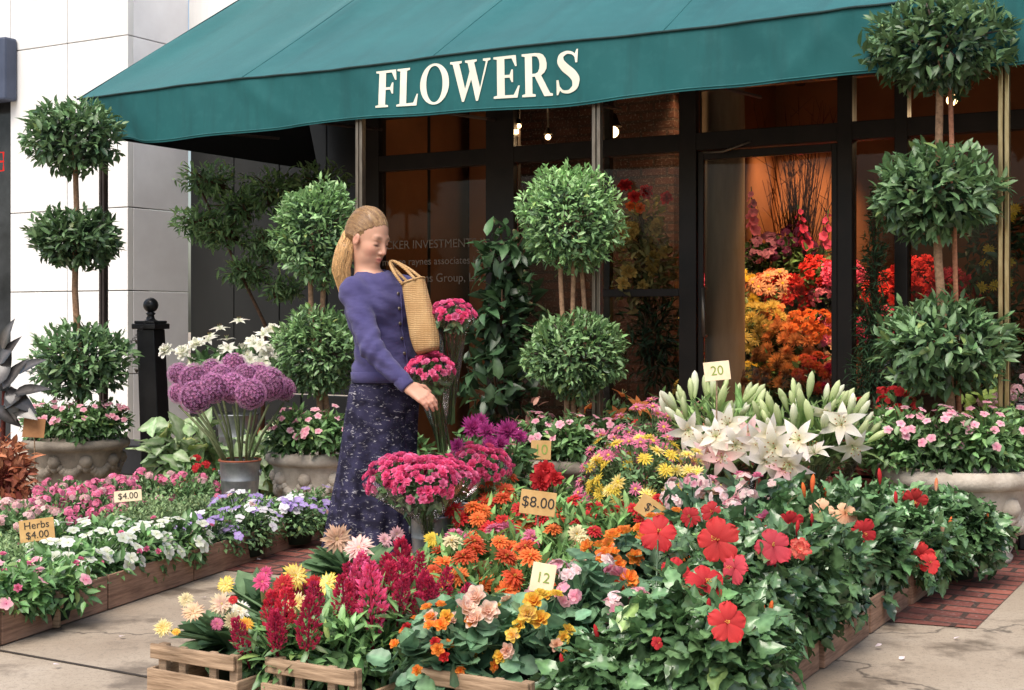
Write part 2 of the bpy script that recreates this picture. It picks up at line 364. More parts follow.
L_CAL = leafW(.72, 7, .10, .38, .05, 0, 'ovate', .95)
G_DK, G_MD, G_LT = np.array([.018, .05, .014]), np.array([.045, .11, .025]), np.array([.12, .23, .05])
def jit(c, k, s=0.2):
    return np.clip(np.asarray(c)[None] * (1 + R.normal(0, s, (k, 1))) * (1 + R.normal(0, s * 0.3, (k, 3))), 0, 1)
def lerpc(a, b, t):
    return np.asarray(a)[None] * (1 - t[:, None]) + np.asarray(b)[None] * t[:, None]
def sph(k, lo=-1.0):
    z = R.uniform(lo, 1, k); a = R.uniform(0, 2 * PI, k); s = np.sqrt(1 - z * z)
    return np.stack([s * np.cos(a), s * np.sin(a), z], -1)
def lump(d, ph, amt):
    return 1 + amt * (np.sin(d[:, 0] * 4.3 + ph) * np.sin(d[:, 1] * 4.9 + ph * 1.7) + 0.6 * np.sin(d[:, 2] * 6.1 + ph * 2.3 + d[:, 0] * 5))

def shell(mb, n, rad, c, T, L, c0, c1, lo=-1.0, inner=0.5, bias=0.25, amt=0.1, power=1.6, spread=0.55, m=0, rib=None, scv=0.3):
    """leaves on a lumpy ellipsoid shell: radii rad, centre c"""
    d = sph(n, lo); ph = R.uniform(0, 9)
    rr = inner + (1 - inner) * R.random(n) ** (1 / power)
    p = d * np.asarray(rad)[None] * (rr * lump(d, ph, amt))[:, None] + np.asarray(c)[None]
    out = nrm(d / np.asarray(rad)[None])
    dr = nrm(out + R.normal(0, spread, (n, 3)) + np.array([0, 0, bias]))
    nn = nrm(out * 0.5 + np.array([0, 0, 0.8]) + R.normal(0, 0.35, (n, 3)))
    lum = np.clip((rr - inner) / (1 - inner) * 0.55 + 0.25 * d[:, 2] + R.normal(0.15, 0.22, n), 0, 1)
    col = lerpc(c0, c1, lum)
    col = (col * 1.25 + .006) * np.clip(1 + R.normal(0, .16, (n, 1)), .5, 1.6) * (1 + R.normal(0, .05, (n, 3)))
    old = R.random(n) < .022; col[old] = col[old] * np.array([1.6, 1.2, .8]) + np.array([.015, .010, 0])
    col = np.clip(col, 0, .9)
    sc = L * R.uniform(1 - scv, 1 + scv, n)
    rc = col * 1.9 + .015 if rib is None else col * 0.4 + np.asarray(rib)[None] * 0.6
    mb.inst(T, frames(dr, nn), p - dr * sc[:, None] * 0.4, sc, col, rc, m)

# ------------------------------------------------------------------ blooms
def ring(mb, T, n, L, elev, c0, c1, z=0.0, r0=0.0, ph=0.0, js=0.08, je=0.08, m=0):
    a = np.arange(n) / n * 2 * PI + ph + R.normal(0, js, n)
    e = elev + R.normal(0, je, n)
    d = np.stack([np.cos(a) * np.cos(e), np.sin(a) * np.cos(e), np.sin(e)], -1)
    nn = np.stack([-np.cos(a) * np.sin(e), -np.sin(a) * np.sin(e), np.cos(e)], -1) + R.normal(0, 0.08, (n, 3))
    t = np.stack([np.cos(a) * r0, np.sin(a) * r0, np.full(n, z)], -1)
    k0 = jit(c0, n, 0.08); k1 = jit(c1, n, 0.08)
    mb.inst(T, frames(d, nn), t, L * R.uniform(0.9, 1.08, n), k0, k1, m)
PT_DAISY = petalT(0.24, 3, 3, 0.25, 0.12, 'spoon'); PT_ZIN = petalT(0.42, 3, 3, 0.2, 0.2, 'fan'); PT_HIB = petalT(1.30, 7, 9, -0.08, 0.5, 'fan', 0.13, 2.4)
PT_RND = petalT(0.95, 4, 5, 0.35, -0.18, 'fan', 0.03); PT_FLAT = petalT(1.3, 3, 3, 0.05, 0.1, 'fan'); PT_LILY = petalT(0.46, 6, 3, 0.25, 0.55, 'lance')
PT_NAR = petalT(0.20, 2, 3, 0.2, -0.25, 'lance'); PT_RUF = petalT(0.9, 3, 5, 0.1, 0.1, 'fan', 0.14, 2.5); PT_TUFT = petalT(0.5, 2, 3, 0.2, -0.1, 'lance')
_bm = {}
def bloom_mesh(kind, col, var=0, col2=None):
    key = (kind, tuple(np.round(col, 3)), var, None if col2 is None else tuple(np.round(col2, 3)))
    if key in _bm: return _bm[key]
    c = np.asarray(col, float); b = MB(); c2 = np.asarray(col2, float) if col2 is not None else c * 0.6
    if kind == 'daisy':                                  # unit radius
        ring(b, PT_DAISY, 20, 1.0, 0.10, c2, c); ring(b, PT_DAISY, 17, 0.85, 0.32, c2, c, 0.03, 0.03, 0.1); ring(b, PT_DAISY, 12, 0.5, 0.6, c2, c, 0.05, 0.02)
        b.ball((0, 0, 0.06), 0.17, 10, c * 0.5 + np.array([.25, .16, .01]), 0, (1, 1, 0.5))
    elif kind == 'zinnia':
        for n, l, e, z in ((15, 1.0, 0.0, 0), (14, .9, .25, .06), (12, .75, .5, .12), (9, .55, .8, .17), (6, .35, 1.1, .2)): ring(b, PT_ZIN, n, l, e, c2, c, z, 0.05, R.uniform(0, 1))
        b.ball((0, 0, 0.2), 0.15, 8, (.6, .35, .03))
    elif kind == 'hibiscus':
        ring(b, PT_HIB, 5, 1.0, 0.42, c2, c, 0, 0.02, R.uniform(0, 1), 0.05, 0.08)
        b.tube([(0, 0, 0), (0.03, 0.02, 0.4), (0.12, 0.05, 0.85)], [0.05, 0.035, 0.03], 6, c * 0.9)
        for _ in range(16):
            t = R.uniform(.5, 1); q = np.array([0.12 * t + .0, .05 * t, .85 * t]) + R.normal(0, .06, 3); b.ball(q, 0.03, 6, (.8, .5, .08))
    elif kind == 'rose':
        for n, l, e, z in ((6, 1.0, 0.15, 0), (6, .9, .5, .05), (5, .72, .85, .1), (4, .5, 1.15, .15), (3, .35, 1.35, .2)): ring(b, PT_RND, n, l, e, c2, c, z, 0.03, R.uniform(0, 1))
    elif kind == 'flat':
        ring(b, PT_FLAT, 5, 1.0, 0.12, c2, c, 0, 0.04, R.uniform(0, 1)); b.ball((0, 0, 0.04), 0.12, 6, (.7, .5, .12) if col2 is None else c2)
    elif kind == 'lily':
        ring(b, PT_LILY, 3, 1.0, 0.72, c2, c, 0, 0.03, 0, 0.06, 0.08); ring(b, PT_LILY, 3, .95, 0.62, c2, c, 0, 0.03, PI / 3, .06, .08)
        for i in range(6):
            a = i * PI / 3 + .3; b.tube([(0, 0, 0.05), (.10 * math.cos(a), .10 * math.sin(a), .35), (.22 * math.cos(a), .22 * math.sin(a), .6)], .012, 4, (.6, .7, .35))
            b.ball((.22 * math.cos(a), .22 * math.sin(a), .62), .04, 6, (.4, .16, .03), 0, (1, 1, .6))
    elif kind == 'bud':                                   # along z, unit length
        b.lathe([(.02, 0), (.07, .12), (.115, .35), (.135, .62), (.085, .88), (.01, 1.0)], 8, (0, 0, 0), c, 0, lambda th: 0.12 * np.cos(3 * th))
        b.K[-1] = lerpc(c2, c, np.clip(b.V[-1][:, 2], 0, 1))
    elif kind == 'ball':                                  # allium head
        n = 330; g = np.arange(n); zz = 1 - 2 * (g + .5) / n; an = g * 2.39996; s = np.sqrt(1 - zz * zz)
        d = np.stack([s * np.cos(an), s * np.sin(an), zz], -1); d = nrm(d + R.normal(0, .03, d.shape))
        st = MB(); ring(st, PT_NAR, 6, 1.0, 0.25, (0, 0, 0), (1, 1, 1)); sv = np.vstack(st.V); sq = np.vstack(st.Q)
        t = nrm(np.cross(d, R.normal(0, 1, d.shape))); RR = np.stack([t, np.cross(d, t), d], -1)
        b.inst((sv, sq, None, np.vstack(st.K)[:, 0]), RR, d * R.uniform(.86, .97, n)[:, None], .135, jit(c2, n, .25), jit(c, n, .22))
        b.ball((0, 0, 0), .82, 14, c2 * 0.22)  # core painted dark for the shadow between florets
    elif kind == 'plume':                                 # celosia, unit length along z
        n = 260; t = R.random(n) ** 0.8; a = R.uniform(0, 2 * PI, n); rad = .20 * np.sin(PI * np.clip(t * .85 + .14, 0, 1)) ** .8 * R.uniform(.5, 1, n)
        p = np.stack([rad * np.cos(a), rad * np.sin(a), t], -1); d = nrm(np.stack([np.cos(a), np.sin(a), R.uniform(.6, 1.6, n)], -1))
        b.inst(PT_TUFT, frames(d, R.normal(0, 1, (n, 3))), p, R.uniform(.08, .16, n), jit(c2, n, .2), jit(c, n, .2))
        b.tube([(0, 0, -.3), (0, 0, .9)], [.03, .02], 5, c2 * .5)
    elif kind == 'pom':
        for n, l, e, z in ((22, 1., .0, 0), (22, .95, .3, .05), (18, .85, .6, .1), (14, .7, .9, .15), (8, .55, 1.2, .2)): ring(b, PT_NAR, n, l, e, c2, c, z, .04, R.uniform(0, 1), .1, .12)
    elif kind == 'mum':
        ring(b, PT_DAISY, 13, 1.0, .15, c2, c); ring(b, PT_DAISY, 9, .7, .5, c2, c, .05); b.ball((0, 0, .08), .25, 8, (.75, .55, .05) if col2 is None else c2, 0, (1, 1, .6))
    elif kind == 'ruffle':                                # carnation head
        for n, l, e, z in ((7, 1., .15, 0), (7, .9, .5, .08), (6, .8, .85, .14), (5, .7, 1.2, .2)): ring(b, PT_RUF, n, l, e, c2, c, z, .03, R.uniform(0, 1), .15, .15)
    elif kind == 'cluster':                               # loose truss of five-petalled florets, unit radius
        st = MB(); ring(st, PT_FLAT, 5, 1.0, .15, (0, 0, 0), (1, 1, 1)); tp = (np.vstack(st.V), np.vstack(st.Q), None, np.vstack(st.K)[:, 0])
        n = 9; d = sph(n, .1); d = nrm(d); t = nrm(np.cross(d, R.normal(0, 1, d.shape)))
        b.inst(tp, np.stack([t, np.cross(d, t), d], -1), d * np.array([.75, .75, .5]), .42, jit(c2, n, .1), jit(c, n, .12))
    elif kind == 'spike':                                 # gladiolus, unit length along z
        for i in range(9):
            st = MB(); ring(st, PT_FLAT, 6, .13 * (1.1 - i * .07), .5, c2, c); V = np.vstack(st.V)
            a = (i % 2) * PI + R.normal(0, .5); d = nrm(np.array([math.cos(a), math.sin(a), .6])); t = nrm(np.cross(d, [0, 0, 1.])); RR = np.stack([t, np.cross(d, t), d], -1)
            b.add(V @ RR.T + np.array([0, 0, .15 + .085 * i]) + d * .04, np.vstack(st.Q), None, np.vstack(st.K))
        b.tube([(0, 0, -.2), (0, 0, 1)], [.02, .01], 5, G_MD)
    me = b.mesh(kind, M_PETAL); _bm[key] = me
    return me
def put_bloom(root, me, p, d, s, spin=None, name='bloom'):
    o = bpy.data.objects.new(name, me); C.objects.link(o); o.parent = root
    d = Vector(d).normalized(); q = Vector((0, 0, 1)).rotation_difference(d)
    o.location = [float(x) for x in p]; o.rotation_mode = 'QUATERNION'
    o.rotation_quaternion = q @ Matrix.Rotation(random.uniform(0, 6.28) if spin is None else spin, 3, 'Z').to_quaternion()
    o.scale = (s, s, s)
    return o
def spots(n, rad, c, lo=0.1, dmin=0.05, amt=0.06, front=0.0):
    out = []; ph = R.uniform(0, 9)
    for _ in range(n * 40):
        if len(out) >= n: break
        d = sph(1, lo)[0]
        if front and d[1] > 0.2 and R.random() < front: continue
        p = d * np.asarray(rad) * (1 + R.normal(0, amt)) + np.asarray(c)
        if all(np.linalg.norm(p - q[0]) > dmin for q in out): out.append((p, nrm(d / np.asarray(rad))))
    return out
def camdir(w, up=0.55, j=0.25):
    d = nrm(np.array([0, 0, CH]) - np.asarray(w, float)); d[2] = max(d[2], 0)
    return nrm(d + np.array([0, 0, up]) + R.normal(0, j, 3))

# ------------------------------------------------------------------ plant builder
def stems(mb, base, tips, r=0.004, col=G_MD, m=0, bend=0.3):
    for t in tips:
        t = np.asarray(t, float); b0 = np.asarray(base, float) + R.normal(0, .015, 3) * [1, 1, 0]
        mid = b0 * .5 + t * .5; mid[:2] = b0[:2] + (t[:2] - b0[:2]) * (.5 - bend * .5)
        mb.tube([b0, mid, t], [r * 1.3, r, r * .8], 4, np.asarray(col) * R.uniform(.7, 1.2), m, cap=False)
def pot(root, r, h, mat=None, z=0.0):
    b = MB(); b.lathe([(0.001, z + .004), (r * .72, z + .004), (r * .95, z + h * .88), (r * 1.06, z + h * .88), (r * 1.06, z + h), (r * .94, z + h), (r * .9, z + h * .85), (0.001, z + h * .85)], 18)
    return part(root, 'pot', b, mat or M_POTG)

STY = {  # leaf template, leaf length, leaf count, dark, light, material
    'gerbera': (L_SP, .14, 85, (.05, .12, .05), (.16, .29, .11), 'M'), 'celosia': (L_LA, .062, 560, (.03, .085, .02), (.11, .24, .05), 'L'),
    'begonia': (L_HT, .068, 300, (.025, .08, .035), (.09, .20, .09), 'L'), 'zinnia': (L_LA, .065, 520, (.035, .10, .02), (.14, .28, .06), 'M'),
    'hibiscus': (L_HIB, .064, 760, (.015, .055, .016), (.085, .21, .05), 'G'), 'mum': (L_SM, .032, 1500, (.03, .075, .025), (.11, .20, .07), 'M'),
    'impatiens': (L_OV, .045, 700, (.02, .075, .015), (.10, .23, .045), 'L'), 'herb': (L_SM, .022, 2400, (.05, .10, .035), (.20, .30, .11), 'M'),
    'pansy': (L_SM, .030, 1000, (.03, .08, .025), (.12, .23, .07), 'M'), 'vinca': (L_OV, .05, 560, (.02, .07, .015), (.10, .22, .045), 'L'),
    'caladium': (L_CAL, .14, 80, (.10, .20, .06), (.26, .38, .16), 'M'), 'coleus': (L_OV, .07, 420, (.20, .02, .012), (.40, .13, .03), 'M'),
    'fern': (L_FN, .07, 900, (.02, .06, .015), (.08, .18, .04), 'M'), 'bushy': (L_OV, .06, 500, (.02, .06, .015), (.09, .20, .04), 'L'),
    'redfol': (L_OV, .07, 260, (.10, .03, .02), (.30, .14, .10), 'M'), 'limy': (L_OV, .07, 320, (.12, .18, .02), (.34, .42, .06), 'M')}
MATS = {'M': M_MATTE, 'L': M_LEAF, 'G': M_GLOSS}

def plant(name, label, cat, px, Y, sty, Rr=.2, H=.32, group=None, blooms=(), xb=(), z0=0.02, potted=True, dens=1.0, py_off=None, base=None, Ls=1.0, aspect=1.0):
    """blooms: (kind, colour, count, size[, colour2]); xb: explicit (kind, colour, px, py, Y, size[, colour2])"""
    loc = P(px, Y) if base is None else np.asarray(base, float)
    root = thing(name, label, cat, (loc[0], loc[1], loc[2] + z0), 0, group)
    T, L, n, c0, c1, mk = STY[sty]; L = L * Ls
    b = MB(); n = int(n * dens * (Rr / .2) ** 1.2)
    ph = min(.13, H * .4)
    if potted: pot(root, min(.10, Rr * .6), ph)
    tips = []
    if sty == 'gerbera':
        a = R.uniform(0, 2 * PI, n); e = R.uniform(.15, 1.2, n); d = np.stack([np.cos(a) * np.cos(e), np.sin(a) * np.cos(e), np.sin(e)], -1)
        p = np.stack([np.cos(a) * .03, np.sin(a) * .03, np.full(n, ph * .9)], -1)
        sc = L * R.uniform(.7, 1.15, n) * (Rr / .2)
        col = lerpc(c0, c1, np.clip(R.normal(.5, .3, n), 0, 1))
        b.inst(T, frames(d, np.tile([0, 0, 1.], (n, 1)) + R.normal(0, .25, (n, 3))), p + d * .01, sc, col, col * 1.5)
        top = H
    else:
        hz = H * .62
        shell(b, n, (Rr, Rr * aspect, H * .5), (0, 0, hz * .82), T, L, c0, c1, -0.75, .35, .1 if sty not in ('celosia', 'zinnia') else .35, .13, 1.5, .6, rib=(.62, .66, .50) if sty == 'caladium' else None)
        ns = 14
        tips = [sph(1, .1)[0] * [Rr * .8, Rr * .8, H * .4] + np.array([0, 0, hz * .8]) for _ in range(ns)]
        stems(b, (0, 0, ph * .5), tips, .004, np.asarray(c0) * 1.5)
    if sty == 'caladium':
        pass
    todo = []
    for bl in blooms:
        kind, col, cnt, size = bl[:4]; c2 = bl[4] if len(bl) > 4 else None
        if sty == 'gerbera':
            for _ in range(cnt):
                a = R.uniform(0, 2 * PI); r = Rr * R.uniform(.1, .8); p = np.array([r * math.cos(a), r * math.sin(a), H * R.uniform(.78, 1.05)])
                todo.append((kind, col, p, nrm(np.array([p[0], p[1] - .12, .22])), size, c2))
        elif kind in ('plume', 'bud'):
            for p, d in spots(cnt, (Rr * .9, Rr * .9, H * .42), (0, 0, hz * .85), .25, size * .35): todo.append((kind, col, p - np.array([0, 0, size * .2]), nrm(d * .35 + np.array([0, 0, 1.])), size, c2))
        else:
            for p, d in spots(cnt, (Rr * 1.02, Rr * 1.02 * aspect, H * .52), (0, 0, hz * .82), .05, size * 1.1, front=.55): todo.append((kind, col, p, nrm(d + np.array([0, -.25, .45]) + R.normal(0, .2, 3)), size, c2))
    for bl in xb:
        kind, col, bx, by, bY, size = bl[:6]; bY = bY * (.955 if sty == 'hibiscus' else .985); c2 = bl[6] if len(bl) > 6 else None
        w = P(bx, bY, by); p = w - loc - np.array([0, 0, z0])
        if kind in ('plume', 'bud'): d = nrm(np.array([R.normal(0, .12), R.normal(0, .12), 1.]))
        else: d = camdir(w, .35 if kind != 'hibiscus' else .05, .28)
        if kind == 'plume': p = p - np.array([0, 0, size * .5])
        todo.append((kind, col, p, d, size * (.72 if kind == 'hibiscus' else 1), c2))
    bt = [t[2] - t[3] * .01 for t in todo if np.linalg.norm(t[2][:2]) < 1.0]
    stems(b, (0, 0, ph * .6), bt, .0035 if sty != 'gerbera' else .0045, np.asarray(c1) * .8, bend=.6)
    part(root, 'foliage', b, MATS[mk])
    vn = {'plume': 'plume', 'bud': 'bud', 'cluster': 'flower_cluster'}
    for kind, col, p, d, size, c2 in todo:
        put_bloom(root, bloom_mesh(kind, col, random.randint(0, 2), c2), p, d, size, name=vn.get(kind, 'bloom'))
    return root

# ================================================================== THE SETTING
def Upx(px, V):
    k = (px - CX) / F
    return V * (k * UX[0] - VX[0]) / (UX[0] + k * VX[0])
def uvbox(mb, U0, U1, V0, V1, z0, z1, o=(0, 0), col=(.5, .5, .5), m=0):
    mb.box(((U0 + U1) / 2 - o[0], (V0 + V1) / 2 - o[1], (z0 + z1) / 2), (abs(U1 - U0), abs(V1 - V0), z1 - z0), None, col, m)
def quad_uv(mb, pts, z):
    mb.add([UV(a, b, z) for a, b in pts], [[0, 1, 2, 3]])

b = MB(); b.add([(-80, -60, 0), (80, -60, 0), (80, 120, 0), (-80, 120, 0)], [[0, 1, 2, 3]]); struct('ground', b, M_CONC)
b = MB(); quad_uv(b, [(-4.2, 4.5), (-.97, 5.0), (-.97, 6.35), (-4.2, 6.35)], .004); struct('brick_path', b, M_PAVER)
b = MB(); quad_uv(b, [(-5.6, 6.35), (3.0, 6.35), (3.0, 8.0), (-5.6, 8.0)], .004); struct('brick_apron', b, M_PAVER)
b = MB()
for a in (-8.2, -6.2, -4.4): quad_uv(b, [(a, .5), (a + .014, .5), (a + .014, 6.3), (a, 6.3)], .003)
for a in (3.05,): quad_uv(b, [(-9, a), (-2.9, a), (-2.9, a + .014), (-9, a + .014)], .003)
struct('pavement_joint', b, M_JOINT)

# ---- white stone building on the left
O = (-8.2, 8.0)
wb = thing('stone_building', 'white stone panelled building at the left edge beside the dark recess', 'building', UV(*O), UROT)
b = MB(); rows = [.02, .66, 1.34, 2.02, 3.42, 4.9]; cols = [-8.2, -8.9, -9.6]
for z0, z1 in zip(rows, rows[1:]):
    for a1, a0 in zip(cols, cols[1:]): uvbox(b, a0 + .004, a1 - (.004 if a1 != -8.2 else 0), 8.0, 8.06, z0 + .004, z1 - .004, O)
for a1, a0 in ((-9.6, -10.3), (-10.3, -11.0), (-11.0, -11.7), (-11.7, -12.4), (-12.4, -13.1)): uvbox(b, a0 + .004, a1 - .004, 8.0, 8.06, 3.424, 4.9, O)
part(wb, 'front_wall', b, M_WHITE, False, .004)
b = MB()
for z0, z1 in zip(rows, rows[1:]): uvbox(b, -8.26, -8.2, 8.064, 8.7, z0 + .004, z1 - .004, O)
part(wb, 'side_wall', b, M_SIDELIFT, False, .004)
b = MB(); uvbox(b, -9.6, -8.262, 8.062, 8.3, 0, 4.88, O); part(wb, 'joint_backing', b, M_JOINT, False)
b = MB()
for i in range(4):
    for z0, z1 in ((2.78, 3.42), (3.42, 4.9)): uvbox(b, -8.198 + i * .72 + .004, -8.2 + i * .72 + .716, 8.70, 8.76, z0 + .004, z1 - .004, O)
part(wb, 'upper_wall', b, M_WHITE, False, .004)
b = MB()
for i in range(5): uvbox(b, -8.198 + i * .49 + .004, -8.2 + i * .49 + .486, 8.72, 8.76, .5, 2.77, O)
for i in range(2): uvbox(b, -8.198 + i * 1.22 + .004, -8.2 + i * 1.22 + 1.21, 8.71, 8.76, .02, .49, O)
part(wb, 'recess_panel', b, M_DARKWALL, False, .006)
b = MB(); uvbox(b, -13.1, -9.62, 8.14, 8.18, .02, 3.4, O); w = part(wb, 'window', b, M_DARKGLASS, False)
b = MB()
for a in (-9.66, -10.6, -11.6): uvbox(b, a, a + .05, 8.05, 8.13, .02, 3.4, O)
o_ = part(w, 'window_frame', b, M_FRAME, False)
b = MB(); uvbox(b, -13.0, -9.5, 7.86, 7.995, 2.98, 3.52, O); part(wb, 'sign_board', b, M_SIGNBLUE, False, .02)
b = MB()
for zc, pts in ((0, [(0, 0), (.09, 0), (.09, .16), (0, .16), (0, 0)]), (0, [(0, .08), (.09, .08)])):
    b.tube([(-9.80 - O[0] + x, 8.02 - O[1], 2.40 + z) for x, z in pts], .008, 6)
part(wb, 'neon_figure', b, M_NEON)

# ---- the flower shop
O = (-5.8, 8.0)
shop = thing('flower_shop', 'flower shop with dark framed glass front and warm lit interior', 'shop', UV(*O), UROT)
def sp(name, boxes, mat, parent=None, bevel=0.0, smooth=False):
    b = MB()
    for q in boxes: uvbox(b, *q, O)
    return part(parent or shop, name, b, mat, smooth, bevel)
sp('floor', [(-5.8, 1.6, 8.02, 12.0, -.05, .012)], M_INFLOOR)
sp('back_wall', [(-4.10, 1.6, 11.6, 11.7, .012, 3.2)] , M_INWALL)
sp('brick_reflection_wall', [(-5.75, -3.96, 9.3, 9.4, .012, 3.2)], M_INBRICK)  # inner brick; behind the left pane it stands in for reflected street brick
sp('inner_partition', [(-4.06, -3.96, 9.402, 11.599, .012, 3.2)], M_INWALL)
sp('plaster_pier', [(-5.62, -5.36, 9.1, 9.28, .012, 2.8)], M_INWALL, None, .01)
sp('side_wall', [(-5.85, -5.76, 8.06, 9.4, .012, 3.2)], M_INWALL); sp('side_wall', [(1.6, 1.7, 8.06, 11.7, .012, 3.2)], M_INWALL)
sp('ceiling', [(-5.85, 1.7, 8.12, 11.7, 3.2, 3.3)], M_INCEIL)
sp('fascia', [(-5.76, 1.7, 8.0, 8.11, 2.62, 3.6)], M_BASE)
sp('header', [(-5.76, 1.7, 7.985, 8.075, 2.17, 2.28)], M_FRAME, None, .004)
sp('header', [(-5.76, 1.7, 7.985, 8.075, 2.55, 2.619)], M_FRAME, None, .004)
U = lambda px: Upx(px, 8.0)
posts = [(U(365), U(380)), (U(487), U(515)), (U(680), U(697)), (U(838), U(853)), (U(895), U(908)), (U(1062), U(1075)), (.15, .25), (1.50, 1.60)]
for a0, a1 in posts:
    sp('mullion', [(a0, a1, 7.98, 8.08, .012, 2.618)], M_FRAME, None, .004)
def pane(a0, a1, z0, z1, nm='window_pane', V=8.03, par=None): return sp(nm, [(a0, a1, V, V + .008, z0, z1)], M_GLASS, par)
for (p, q) in zip(posts, posts[1:]):
    pane(p[1] + .002, q[0] - .002, 2.284, 2.548, 'transom_pane')
for i in (0, 1, 3, 4, 5, 6):
    a0, a1 = posts[i][1], posts[i + 1][0]
    sp('sill', [(a0 + .002, a1 - .002, 7.99, 8.07, .012, .16)], M_FRAME, None, .004)
    pane(a0 + .002, a1 - .002, .164, 2.168)
sp('rail', [(U(600), posts[2][0] - .002, 7.982, 8.022, 1.25, 1.30)], M_FRAME, None, .004)
sp('inner_post', [(U(597), U(603), 8.1, 8.16, .012, 2.6)], M_FRAME, None, .004); sp('inner_post', [(U(655), U(668), 8.5, 8.58, .012, 2.6)], M_FRAME, None, .004)
a0, a1 = posts[2][1] + .006, posts[3][0] - .006
door = sp('door', [(a0, a0 + .035, 8.0, 8.04, .02, 2.16), (a1 - .035, a1, 8.0, 8.04, .02, 2.16), (a0 + .036, a1 - .036, 8.0, 8.04, 2.11, 2.16), (a0 + .036, a1 - .036, 8.0, 8.04, .02, .22)], M_FRAME, None, .003)
pane(a0 + .036, a1 - .036, .222, 2.108, 'door_pane', 8.015, door)
b = MB()
b.tube([(a0 + .06 - O[0], -.015, 1.0), (a0 + .06 - O[0], -.06, 1.0), (a0 + .06 - O[0], -.06, 1.3), (a0 + .06 - O[0], -.015, 1.3)], .012, 8)
part(door, 'handle', b, M_STEEL)
b = MB(); b.tube([(a0 + .05 - O[0], -.03, 2.15), (a0 + .2 - O[0], -.09, 2.14), (a0 + .36 - O[0], -.03, 2.2)], .008, 6); part(door, 'door_closer', b, M_STEEL)
cu = Upx(723, 8.75); b = MB(); b.lathe([(.19, .012), (.19, .1), (.15, .13), (.145, 3.0), (.18, 3.1), (.18, 3.19)], 32, (cu - O[0], .75, 0)); part(shop, 'column', b, M_COLUMN)

def text_mesh(body, size, depth=0.0008):
    cu = bpy.data.curves.new('t', 'FONT'); cu.body = body; cu.size = size; cu.extrude = depth; cu.align_x = 'CENTER'; cu.align_y = 'CENTER'
    o = bpy.data.objects.new('t', cu); C.objects.link(o)
    dg = bpy.context.evaluated_depsgraph_get(); dg.update()
    me = bpy.data.meshes.new_from_object(o.evaluated_get(dg), depsgraph=dg)
    bpy.data.objects.remove(o)
    return me
for body, zc, sz, ux in (('TUCKER INVESTMENTS INC', 1.635, .085, U(432)), ('moore raynes associates inc', 1.515, .075, U(430)), ('MC Systems Group, LLC', 1.395, .085, U(432))):
    me = text_mesh(body, sz); me.materials.clear(); me.materials.append(M_GOLD)
    o = obj('window_lettering', me, shop, (ux - O[0], .022, zc)); o.rotation_euler = (PI / 2, 0, 0)

# ---- awning
O = (-7.12, 6.49); UR = -0.88; ZB, ZT = 2.27, 2.60
aw = thing('awning', 'large dark green canvas awning lettered FLOWERS over the shop front', 'awning', UV(*O), UROT)
def rip(a, t):
    return .012 * np.sin(a * 4.1 + .7) * (1 - t) + .004 * np.sin(a * 23 + 6 * t) * np.sin(a * .9) ** 2 * t + .010 * np.exp(-((a + 5.2 + .5 * t) / .10) ** 2) + .010 * np.exp(-((a + 2.2 - .35 * t) / .09) ** 2) + .006 * np.sin(a * 11.3 + 2 * t) * np.sin(a * 1.7) + .012 * np.exp(-((a + 3.05) / .12) ** 2) * (1 - t) - .02 * np.exp(-((a - O[0]) / .15) ** 2) * t * (1 - t) * 4
def val(a, t):
    zb = ZB + .013 * np.sin(a * 2.3) + .005 * np.sin(a * 6.1) + .02 * np.exp(-((a - O[0]) / .2) ** 2)
    return np.stack([a - O[0] + .40 * (1 - t) ** .8 * np.exp(-((a - O[0]) / .45) ** 2), -rip(a, t) + 0 * a, zb + (ZT - zb) * t + .006 * np.sin(a * 2.9) * t], -1)
ua = np.linspace(O[0], UR, 150)
b = MB(); G = np.stack([val(ua, t) for t in np.linspace(0, 1, 14)]); b.grid(G); part(aw, 'valance', b, M_CANVAS)
b = MB(); G = np.stack([val(ua, t) + np.array([0, .006, 0]) for t in np.linspace(0.02, .98, 8)]); b.grid(G); part(aw, 'valance_shade_sheet', b, M_AWNSHADE)  # added dark sheet behind the canvas, standing for shade inside the awning
def roof(a, s, dz=0):
    seam = np.abs(((a - O[0]) / 1.43) % 1 - .5)
    return np.stack([a - O[0], s * 2.1 + 0 * a, ZT + .006 * np.sin(a * 2.9) * (1 - s) + 1.30 * s - .045 * np.sin(PI * s) * (1 - np.exp(-((.5 - seam) * 9) ** 2)) + .006 * np.sin(a * 7 + s * 5) * np.sin(PI * s) + dz], -1)
b = MB(); b.grid(np.stack([roof(ua, s) for s in np.linspace(0, 1, 24)])); part(aw, 'roof', b, M_CANVAS)
b = MB(); b.grid(np.stack([roof(ua, s, -.012) for s in np.linspace(0.01, 1, 24)])); part(aw, 'roof_shade_sheet', b, M_AWNSHADE)
b = MB(); b.tube(val(ua, 1.0) + np.array([0, -.004, 0]), .007, 6); part(aw, 'piping', b, M_SEAM)
b = MB(); b.tube(val(ua, .04) + np.array([0, -.001, 0]), .004, 5); part(aw, 'hem', b, M_CANVAS)
b = MB()
for i in range(1, 4):
    a = O[0] + 1.43 * i; ss = np.linspace(0, 1, 16); b.tube(np.array([roof(np.array([a]), s, .0005)[0] for s in ss]), .003, 5)
part(aw, 'roof_seam', b, M_CANVAS)
for a in (O[0], UR):
    b = MB(); ss = np.linspace(0, 1, 20); G = []
    for t in np.linspace(0, 1, 6): G.append([np.array([a - O[0] + (.4 * (1 - t) if a < -3 else 0), s * 2.1, (ZB + .02) * (1 - t) + t * (ZT + 1.30 * s)]) for s in ss])
    b.grid(G); part(aw, 'end_panel', b, M_CANVAS)
    b = MB(); b.grid(np.array(G) + np.array([.008 if a < -3 else -.008, 0, 0])); part(aw, 'end_shade_sheet', b, M_AWNSHADE)
